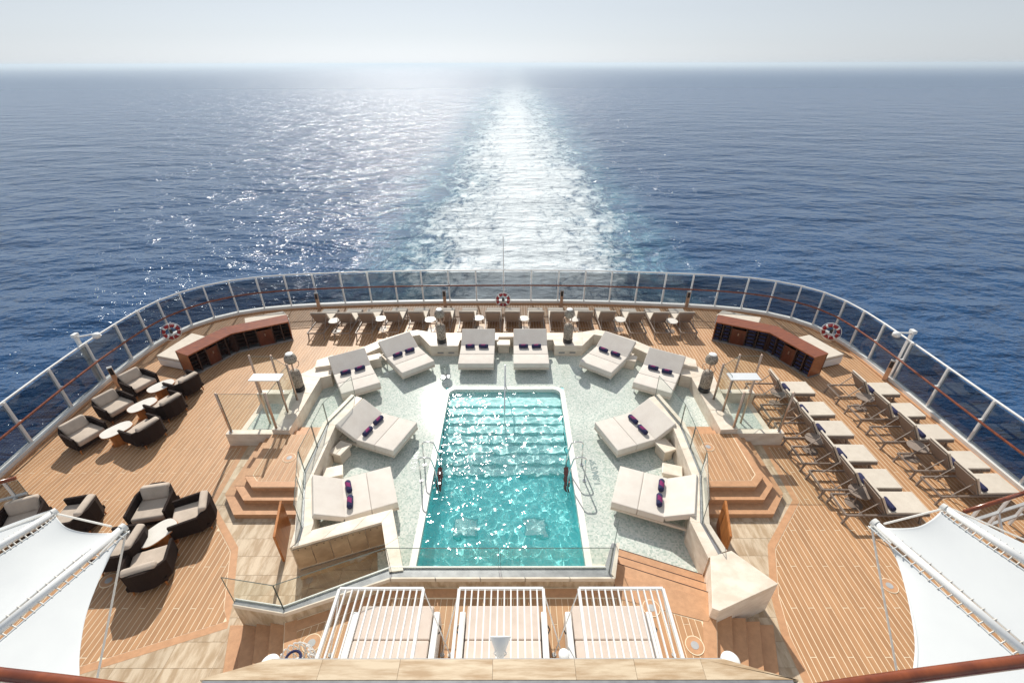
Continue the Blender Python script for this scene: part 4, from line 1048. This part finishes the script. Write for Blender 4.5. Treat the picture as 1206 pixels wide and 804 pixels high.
# ------------------------------------------------------------------ pool ladders and grab rail
def fillet(pts, r, n=5):
    pts = [Vector(p) for p in pts]; out = [pts[0]]
    for i in range(1, len(pts) - 1):
        a, b, c = pts[i - 1], pts[i], pts[i + 1]
        d1 = (a - b).normalized(); d2 = (c - b).normalized(); rr = min(r, (a - b).length / 2, (c - b).length / 2)
        p0, p1 = b + d1 * rr, b + d2 * rr
        for k in range(n + 1):
            t = k / n; out.append((p0 * (1 - t) + b * t) * (1 - t) + (b * (1 - t) + p1 * t) * t)
    return out + [pts[-1]]
for s, side in ((-1, 'left'), (1, 'right')):
    xw = PX1 if s > 0 else PX0
    t = thing('pool_ladder', 'chrome pool handrails with dark red treads on the %s edge of the pool' % side, 'ladder')
    for y in (8.50, 9.06):
        pts = fillet([(xw - s * 0.14, y, -0.6), (xw - s * 0.13, y, 0.45), (xw - s * 0.02, y, 0.99), (xw + s * 0.28, y, 0.99), (xw + s * 0.29, y, ZM)], 0.11)
        MB().tube(pts, 0.019, 8).build('handrail', M['chrome'], t, smooth=True)
        MB().lathe([(0.05, ZM), (0.05, ZM + 0.02)], (xw + s * 0.29, y, 0.0), 12).build('flange', M['chrome'], t)
    for k, z in enumerate((0.05, -0.2, -0.45)):
        MB().box((xw - s * 0.13, 8.78, z), (0.12, 0.54, 0.05)).build('tread', mat('red_brown_tread', (0.30, 0.07, 0.05), 0.5) if 'tread' not in M else M['tread'], t)
        M['tread'] = t.children[-1].data.materials[0]
t = thing('grab_rail', 'slim steel rail standing on the middle of the pool steps', 'rail')
MB().tube(fillet([(-0.02, 12.72, ZM), (-0.02, 12.72, 1.02), (-0.02, 10.9, 0.62), (-0.02, 10.9, -0.45)], 0.12), 0.022, 8).build('rail_tube', M['chrome'], t, smooth=True)

# ------------------------------------------------------------------ armchairs
def armchair(o):
    # faces +x; woven shell wraps back and arms
    hw, dp, t_ = 0.42, 0.40, 0.055
    out = [(dp, -hw), (-0.18, -hw), (-0.36, -0.30), (-0.44, -0.12), (-0.44, 0.12), (-0.36, 0.30), (-0.18, hw), (dp, hw)]
    inn3 = [(dp, -hw + t_), (-0.16, -hw + t_), (-0.31, -0.27), (-0.38, -0.10), (-0.38, 0.10), (-0.31, 0.27), (-0.16, hw - t_), (dp, hw - t_)]
    def zt(i): return (0.56, 0.60, 0.66, 0.68, 0.68, 0.66, 0.60, 0.56)[i]
    m = MB(); n = len(out); z0 = 0.15
    for lst, zf in ((out, 0), (inn3, 0), (inn3, 1), (out, 1)):
        for i, p in enumerate(lst): m.v.append((p[0] * (1 if zf == 0 else 1.03), p[1] * (1 if zf == 0 else 1.03), z0 if zf == 0 else zt(i)))
    for i in range(n - 1):
        o0, i0_, i1_, o1_ = i, n + i, 2 * n + i, 3 * n + i
        m.f += [(o0, o0 + 1, o1_ + 1, o1_), (i0_ + 1, i0_, i1_, i1_ + 1), (o1_, o1_ + 1, i1_ + 1, i1_), (i0_, i0_ + 1, o0 + 1, o0)]
    m.f += [(0, 3 * n, 2 * n, n), (n - 1, 2 * n - 1, 3 * n - 1, 4 * n - 1)]
    m.build('woven_shell', M['wicker'], o)
    MB().box((0.02, 0, 0.20), (0.74, 0.72, 0.10)).build('seat_base', M['wicker'], o)
    MB().box((0.05, 0, 0.33), (0.72, 0.70, 0.17)).build('seat_cushion', M['grey_cush'], o, bevel=0.05, seg=3, smooth=True)
    Mx = Matrix.Rotation(math.radians(-16), 3, 'Y')
    b = MB().box((-0.27, 0, 0.56), (0.17, 0.62, 0.36), M=Mx).build('back_cushion', M['grey_cush'], o, bevel=0.065, seg=3, smooth=True)
    for x, y in ((0.34, -0.36), (0.34, 0.36), (-0.30, -0.28), (-0.30, 0.28)):
        MB().tube([(x, y, 0.17), (x * 1.1, y * 1.08, 0.0)], [0.025, 0.016], 8).build('leg', M['door_wood'], o)
mk = Maker(armchair, 'armchair', 'armchair', 'dark woven armchairs on the left deck')
rz1 = math.radians(-22)
chairs = [((97.5, 510), rz1, 'dark armchair backed by the left railing, nearest the viewer of three'), ((134, 477.6), rz1, 'dark armchair backed by the left railing, middle of three'), ((162, 450.5), rz1, 'dark armchair backed by the left railing, nearest the cabinet'),
          ((170, 507), rz1 + PI, 'dark armchair with back to the open deck, nearest of three'), ((196.8, 477.6), rz1 + PI, 'dark armchair with back to the open deck, middle of three'), ((217.5, 452), rz1 + PI, 'dark armchair with back to the open deck beside the cabinet end'),
          ((182, 596), math.radians(-78), 'dark armchair at the far side of the near oval table'), ((227, 606), math.radians(205), 'dark armchair right of the near oval table'), ((174.4, 667), math.radians(112), 'dark armchair on the viewer side of the near oval table'),
          ((147, 645), math.radians(188), 'dark armchair half hidden under the tip of the left awning'), ((90, 608), math.radians(190), 'dark armchair peeping out behind the left awning poles'), ((28, 612), math.radians(-65), 'dark armchair by the left edge of the photo')]
for (u, v), rz, lb in chairs:
    p = P(u, v, 0.32); mk((p.x, p.y, 0), rz, lb)
def lowtable(o):
    def sup(a, b, e=2.7, n=28): return [(a * abs(math.cos(q)) ** (2 / e) * (1 if math.cos(q) > 0 else -1), b * abs(math.sin(q)) ** (2 / e) * (1 if math.sin(q) > 0 else -1)) for q in [2 * PI * k / n for k in range(n)]]
    MB().prism(sup(0.26, 0.40), 0.43, 0.452).build('rim', M['door_wood'], o)
    MB().prism(sup(0.25, 0.39), 0.452, 0.462).build('table_top', M['table_top'], o)
    MB().prism(sup(0.15, 0.22), 0.02, 0.43).build('pedestal', M['door_wood'], o)
    MB().prism(sup(0.18, 0.26), 0.0, 0.02).build('foot', M['door_wood'], o)
mk = Maker(lowtable, 'low_table', 'low table', 'pale topped oval tables between armchairs')
for (u, v), rz, lb in (((135.8, 505), rz1 - 0.2, 'pale oval table between the nearest railing armchairs'), ((166.5, 476), rz1 - 0.2, 'pale oval table in the middle of the railing armchairs'), ((188.5, 453.5), rz1 - 0.2, 'pale oval table between the armchairs nearest the cabinet'), ((184, 626.5), -0.5, 'pale oval table ringed by four armchairs nearer the viewer')):
    p = P(u, v, 0.46); mk((p.x, p.y, 0), rz, lb)

# ------------------------------------------------------------------ lower deck: daybeds, slatted canopies, fittings
def cabana(o):
    W_ = 1.30
    MB().box((0, -0.80, 0.20), (W_ + 0.02, 1.58, 0.2)).build('base', M['white'], o, bevel=0.02)
    for y0, y1 in ((-0.58, 0.0), (-1.58, -0.59)):
        MB().box((0, (y0 + y1) / 2, 0.39), (W_, y1 - y0, 0.17)).build('cushion', M['beige_cush'], o, bevel=0.03, seg=3)
    for s in (-1, 1):
        MB().box((s * (W_ / 2 + 0.075), -0.86, 0.28), (0.11, 1.50, 0.42)).build('side_panel', M['white'], o, bevel=0.03)
        MB().tube([(s * (W_ / 2 + 0.135), -0.30, 0.38), (s * (W_ / 2 + 0.17), -0.37, 0.38), (s * (W_ / 2 + 0.135), -0.44, 0.38)], 0.012, 6).build('handle', M['black'], o)
def canopy(o):
    W_ = 1.38; y1, y0 = 0.0, -1.28; n = 14
    MB().bar((-W_ / 2, y1, 0), (W_ / 2, y1, 0), 0.035, 0.05).build('front_beam', M['white'], o)
    for k in range(n):
        x = -W_ / 2 + W_ * k / (n - 1); e = k in (0, n - 1)
        MB().bar((x, y1 - 0.015, 0), (x, y0, 0), 0.045 if e else 0.022, 0.06 if e else 0.04).build('side_beam' if e else 'slat', M['white'], o)
    for s in (-1, 1):
        MB().tube([(s * W_ / 2, y1 - 0.02, -0.02), (s * (W_ / 2 + 0.36), y1 - 0.30, -1.48)], 0.011, 6).build('stay_rod', M['white'], o)
        MB().lathe([(0.04, 0), (0.04, 0.012)], (s * (W_ / 2 + 0.36), y1 - 0.30, -1.495), 10).build('anchor', M['steel_grey'], o)
mk = Maker(cabana, 'cabana_daybed', 'daybed', 'cushioned daybeds under the slatted canopies')
mk2 = Maker(canopy, 'slatted_canopy', 'canopy', 'white slatted canopies over the lower deck')
for x, nm in ((-1.86, 'left'), (0.05, 'middle'), (1.93, 'right')):
    mk((x, 4.74, ZC), 0, 'white sided beige daybed under the %s slatted canopy' % nm)
    mk2((x + (-0.075 if nm == 'left' else (-0.02 if nm == 'middle' else 0.065)), 4.44, 2.1), 0, '%s white slatted canopy over a beige daybed' % nm)

def decklight(o):
    MB().lathe([(0.166, 0.0), (0.166, 0.0135), (0.153, 0.0137), (0.15, 0.0137)], n=24).build('caulk_ring', M['caulk'], o)
    MB().lathe([(0.152, 0.0), (0.152, 0.0145), (0.07, 0.0147)], n=24).build('wood_ring', M['teak_trim'], o)
    MB().lathe([(0.07, 0.0), (0.07, 0.018), (0.02, 0.020)], n=16).build('lens', M['steel_grey'], o)
mk = Maker(decklight, 'deck_light', 'deck light', 'round lights sunk into the teak')
for u, v, z, lb in ((366, 757, ZC, 'round light sunk in the lower deck by the left stairs'), (817, 760, ZC, 'round light sunk in the lower deck by the right stairs'), (766, 716, ZC, 'round light sunk in the lower deck below the right canopy corner'),
                    (1046, 690, 0, 'round light sunk in the deck beside the right awning'), (127, 683, 0, 'round light sunk in the deck beside the left awning'), (833, 526.5, 0.45, 'round light sunk in the right teak platform'), (340, 538.8, 0.45, 'round light sunk in the left teak platform')):
    p = P(u, v, z); mk((p.x, p.y, z), 0, lb)

# woven white lantern partly hidden by the parapet
p = P(354, 792, ZC)
t = thing('wicker_lantern', 'round white lattice lantern with dark rim beside the left stairs', 'lantern', (p.x, p.y, ZC))
for k in range(18):
    q = 2 * PI * k / 18
    for dq in (0.5, -0.5):
        MB().tube([(0.30 * math.cos(q + dq * f) * (0.75 + 0.25 * math.sin(PI * f)), 0.30 * math.sin(q + dq * f) * (0.75 + 0.25 * math.sin(PI * f)), 0.55 * f) for f in (0, .25, .5, .75, 1)], 0.012, 4).build('strand', M['white'], t)
MB().tube([(0.12 * math.cos(q), 0.12 * math.sin(q) - 0.03, 0.55) for q in [2 * PI * k / 20 for k in range(20)]], 0.022, 8, close=True).build('rim', M['navy'], t, smooth=True)
MB().lathe([(0.1, 0.02), (0.12, 0.3), (0.05, 0.4)], n=14).build('lamp', M['white_matt'], t, smooth=True)

# horn light and dome heads on the parapet
p = P(588, 768, ZP - 0.1)
t = thing('horn_loudspeaker', 'white conical horn loudspeaker poking over the middle of the parapet', 'loudspeaker', (p.x, 3.24, ZP - 0.22))
Rh_ = Matrix.Rotation(math.radians(-62), 3, 'X')
MB().lathe([(0.045, -0.02), (0.05, 0.05), (0.065, 0.09), (0.10, 0.17), (0.145, 0.27), (0.15, 0.285), (0.14, 0.29), (0.05, 0.275)], (0, 0, 0), 22, M=Rh_).build('horn', M['white'], t, smooth=True)
MB().tube([(0.085 * math.cos(q), 0.06 + 0.02, 0.03 + 0.085 * math.sin(q)) for q in [2 * PI * k / 16 for k in range(16)]], 0.012, 6, close=True).build('collar', M['white'], t)
MB().box((0, -0.05, -0.03), (0.06, 0.14, 0.06)).build('bracket', M['white'], t)
def dome(o):
    MB().lathe([(0.13, -0.06), (0.155, -0.05), (0.155, 0.0), (0.14, 0.015), (0.05, 0.02)], n=28).build('housing', M['white'], o, smooth=True)
    MB().lathe([(0.05, -0.2), (0.11, -0.16), (0.13, -0.10)], n=20).build('globe', M['white_matt'], o, smooth=True)
    MB().box((0, -0.1, -0.06), (0.06, 0.2, 0.05)).build('bracket', M['white'], o)
mk = Maker(dome, 'dome_light', 'dome light', 'white dome lights on the parapet')
for u, v, sc, lb in ((318, 777, 1, 'white dome light at the left shoulder of the parapet'), (858, 774, 1, 'white dome light at the right shoulder of the parapet'), (663, 766, 0.6, 'smaller white dome light right of the horn on the parapet')):
    p = P(u, v, ZP - 0.15); o = mk((p.x, p.y - 0.04, ZP - 0.15), 0, lb); o.scale = (sc * 0.82, sc * 0.82, sc * 0.82)

# ------------------------------------------------------------------ awnings
ZA = 3.4
def line_at(pts, t):
    """point on a polyline by parameter"""
    n = len(pts) - 1; f = min(max(t, 0), 1) * n; i = min(int(f), n - 1); return pts[i].lerp(pts[i + 1], f - i)
def smooth_line(pts, n=24):
    out = []
    P_ = [pts[0]] + list(pts) + [pts[-1]]
    for i in range(1, len(P_) - 2):
        for k in range(n):
            t = k / n; p0, p1, p2, p3 = P_[i - 1], P_[i], P_[i + 1], P_[i + 2]
            out.append(0.5 * ((2 * p1) + (p2 - p0) * t + (2 * p0 - 5 * p1 + 4 * p2 - p3) * t * t + (3 * p1 - p0 - 3 * p2 + p3) * t ** 3))
    out.append(pts[-1]); return out
def sail(la, lb, parent, sag=0.12, top=None, name='sail_panel', nu=24, nv=24):
    """cloth between two lines; both run from the tip end to the near end"""
    la, lb = smooth_line(la), smooth_line(lb)
    tc = smooth_line(top) if top else None
    def fn(u, v):
        a, b = line_at(la, v), line_at(lb, v); q = a.lerp(b, u)
        if tc:
            lin = la[0].lerp(lb[0], u); q = q + (line_at(tc, u) - lin) * max(0, 1 - v * 3.0) ** 1.5
        q = q.copy(); q.z -= sag * 4 * u * (1 - u) * (0.4 + 0.6 * v); return q
    m = MB().grid(fn, nu, nv); o = m.build(name, M['sail'], parent, smooth=True)
    sm = o.modifiers.new('thickness', 'SOLIDIFY'); sm.thickness = 0.006
    hem = MB().tube([fn(0, k / 24) for k in range(25)], 0.010, 6) if False else MB()
    return o, fn
def laces(pa, fn, uu, parent, nvv=20, v1=1.0):
    m = MB(); zig = []
    for k in range(nvv):
        v = v1 * (k + 0.5) / nvv; q = Vector(fn(uu, v)); c = pa[0].lerp(pa[1], min(1, v))
        d = (pa[1] - pa[0]); t = (q - pa[0]).dot(d) / d.dot(d); c = pa[0] + d * t
        w_ = (q - c).normalized(); m.tube([q + w_ * 0.03 + Vector((0, 0, 0.012)), c + w_ * 0.05], 0.010, 5)
        zig.append(q)
        zig.append(Vector(fn(uu, v1 * (k + 1) / nvv)).lerp(c, 0.35) if False else Vector(fn(uu, v1 * (k + 1) / nvv)))
    m.tube(zig, 0.009, 4)
    stuff(m.build('lacing', M['lace'], parent))
    hm = MB().tube([Vector(fn(uu + (0.012 if uu < 0.5 else -0.012), v1 * k / 24)) + Vector((0, 0, 0.006)) for k in range(25)], 0.011, 6)
    hm.build('hem', M['sail'], parent, smooth=True)
for s, side in ((-1, 'left'), (1, 'right')):
    t = thing('sail_awning', 'white sailcloth awning laced to two white poles at the lower %s corner' % side, 'awning')
    def A(u, v, z=ZA): return P(u, v, z)
    if s < 0:
        pa = [A(144, 620.6), A(-60, 788.4)]; pb = [A(63.6, 602.5), A(-60, 679)]
        inner = [A(140, 627, ZA - 0.05), A(106, 705.6, ZA - 0.1), A(94, 757, ZA - 0.12), A(92.5, 800, ZA - 0.12), A(98, 870, ZA - 0.1)]
        topc = [A(64, 606), A(75, 618), A(97, 624), A(128, 625.5), A(141, 626)]
        outer_ = [A(60, 599), A(20, 613), A(-20, 628), A(-60, 640)]
        ropes = [((148, 621), (112, 803)), ((146, 621), (116, 652)), ((65, 604), (130, 619)), ((60, 601), (-10, 628))]
    else:
        pa = [A(1029, 616), A(1270, 824.3)]; pb = [A(1109.5, 598), A(1270, 703.7)]
        inner = [A(1031, 621, ZA - 0.05), A(1056, 663, ZA - 0.1), A(1074.6, 742, ZA - 0.12), A(1073, 795, ZA - 0.12), A(1062, 870, ZA - 0.1)]
        topc = [A(1107, 602), A(1095, 612), A(1078, 619), A(1048, 620.5), A(1034, 619)]
        outer_ = [A(1116, 600), A(1150, 614), A(1206, 641), A(1270, 668)]
        ropes = [((1025, 619), (1056, 798)), ((1028, 620), (1048, 640)), ((1040, 617), (1107, 600)), ((1114, 597), (1215, 640))]
    def ext(l): return [l[0], l[0].lerp(l[1], 0.5), l[1]]
    gap = 0.10
    def shift(l, d): return [q + d for q in l]
    da = (pa[1] - pa[0]).normalized(); sidev = Vector((da.y, -da.x, 0)) * (1 if s < 0 else -1)   # away from the ship's middle
    if (sidev.x > 0) == (s < 0): sidev = -sidev
    la = shift(ext(pb), -sidev * 0.13 + Vector((0, 0, -0.03))); lb_ = shift(ext(pa), sidev * 0.13 + Vector((0, 0, -0.03)))
    o1, f1 = sail(la, lb_, t, 0.10, topc)
    near = pa[0].lerp(pa[1], 1.0)
    li = inner; lp = shift([pa[0], pa[0].lerp(pa[1], 0.25), pa[0].lerp(pa[1], 0.5), pa[0].lerp(pa[1], 0.75), pa[1]], -sidev * 0.12 + Vector((0, 0, -0.03)))
    o2, f2 = sail(lp, li, t, 0.0)
    o3, f3 = sail(outer_, shift([pb[0], pb[0].lerp(pb[1], 0.33), pb[0].lerp(pb[1], 0.66), pb[1]], sidev * 0.12 + Vector((0, 0, -0.03))), t, 0.0)
    for uu in ():
        MB().grid(lambda a_, b_: Vector(f1(uu + (a_ - 0.5) * 0.018, 0.06 + 0.94 * b_)) + Vector((0, 0, 0.0075)), 1, 24).build('seam', M['sail'], t, smooth=True)
    for uu in (0.965,):
        MB().grid(lambda a_, b_: Vector(f2(uu + (a_ - 0.5) * 0.022, 0.06 + 0.94 * b_)) + Vector((0, 0, 0.0075)), 1, 24).build('seam', M['sail'], t, smooth=True)
    for pl in (pa, pb):
        MB().tube([pl[0], pl[1]], 0.056, 14).build('pole', M['white'], t, smooth=True)
        MB().tube([pl[0] - (pl[1] - pl[0]).normalized() * 0.03, pl[0] + (pl[1] - pl[0]).normalized() * 0.03], 0.068, 14).build('pole_cap', M['white_matt'], t)
    laces(pa, f1, 1.0, t); laces(pb, f1, 0.0, t); laces(pa, f2, 0.0, t); laces(pb, f3, 1.0, t)
    for (a, b) in ropes:
        zb = ZA if a[1] - b[1] > -60 else 1.8
        pa_, pb_ = A(*a), P(b[0], b[1], zb)
        if zb < 3: pb_ = P(b[0], b[1], 1.8)
        MB().tube([pa_, pb_], 0.015, 6).build('rope', M['rope'], t)

# side deck handrails near the picture's edges
for s, side in ((-1, 'left'), (1, 'right')):
    t = thing('side_railing', 'varnished handrail on white braced posts at the %s edge of the photo' % side, 'railing')
    if s > 0: a, b = P(1135, 603, 1.25), P(1230, 573, 1.25)
    else: a, b = P(17, 562, 1.25), P(-70, 585, 1.25)
    MB().tube([a, b], 0.045, 10).build('handrail', M['rail_wood'], t, smooth=True)
    for f in (0.18, 0.55, 0.92):
        q = a.lerp(b, f); MB().bar((q.x, q.y, 1.22), (q.x, q.y, 0.0), 0.05, 0.05).build('post', M['white'], t)
        MB().bar((q.x, q.y, 0.75), (q.x + s * 0.1, q.y - 0.55, 0.0), 0.04, 0.04).build('brace', M['white'], t)
    for z in (0.3, 0.75): MB().bar((a.x, a.y, z), (b.x, b.y, z), 0.06, 0.05).build('rail', M['steel_grey'], t)
    if s < 0: glass_panel((a.x, a.y), (b.x, b.y), 0.35, 1.18, t, m='glass_rail')

# upper deck handrail just under the camera
t = thing('upper_handrail', 'varnished red brown handrail crossing both lower corners of the photo', 'handrail')
ZH = 7.3
pts = [P(-260, 771, ZH), P(-120, 779, ZH), P(0, 793.5, ZH), P(105, 806, ZH), P(240, 826, ZH), P(420, 838, ZH), P(603, 842, ZH), P(780, 838, ZH), P(905, 824, ZH), P(996, 807, ZH), P(1206, 778.5, ZH), P(1330, 764, ZH)]
MB().tube(smooth_line(pts, 6), 0.026, 12).build('rail', M['rail_wood'], t, smooth=True)
for f in (0.06, 0.27, 0.5, 0.73, 0.94):
    q = line_at(pts, f); MB().bar((q.x, q.y - 0.02, ZH - 0.03), (q.x, q.y - 0.06, ZH - 1.05), 0.03, 0.03).build('post', M['chrome'], t)
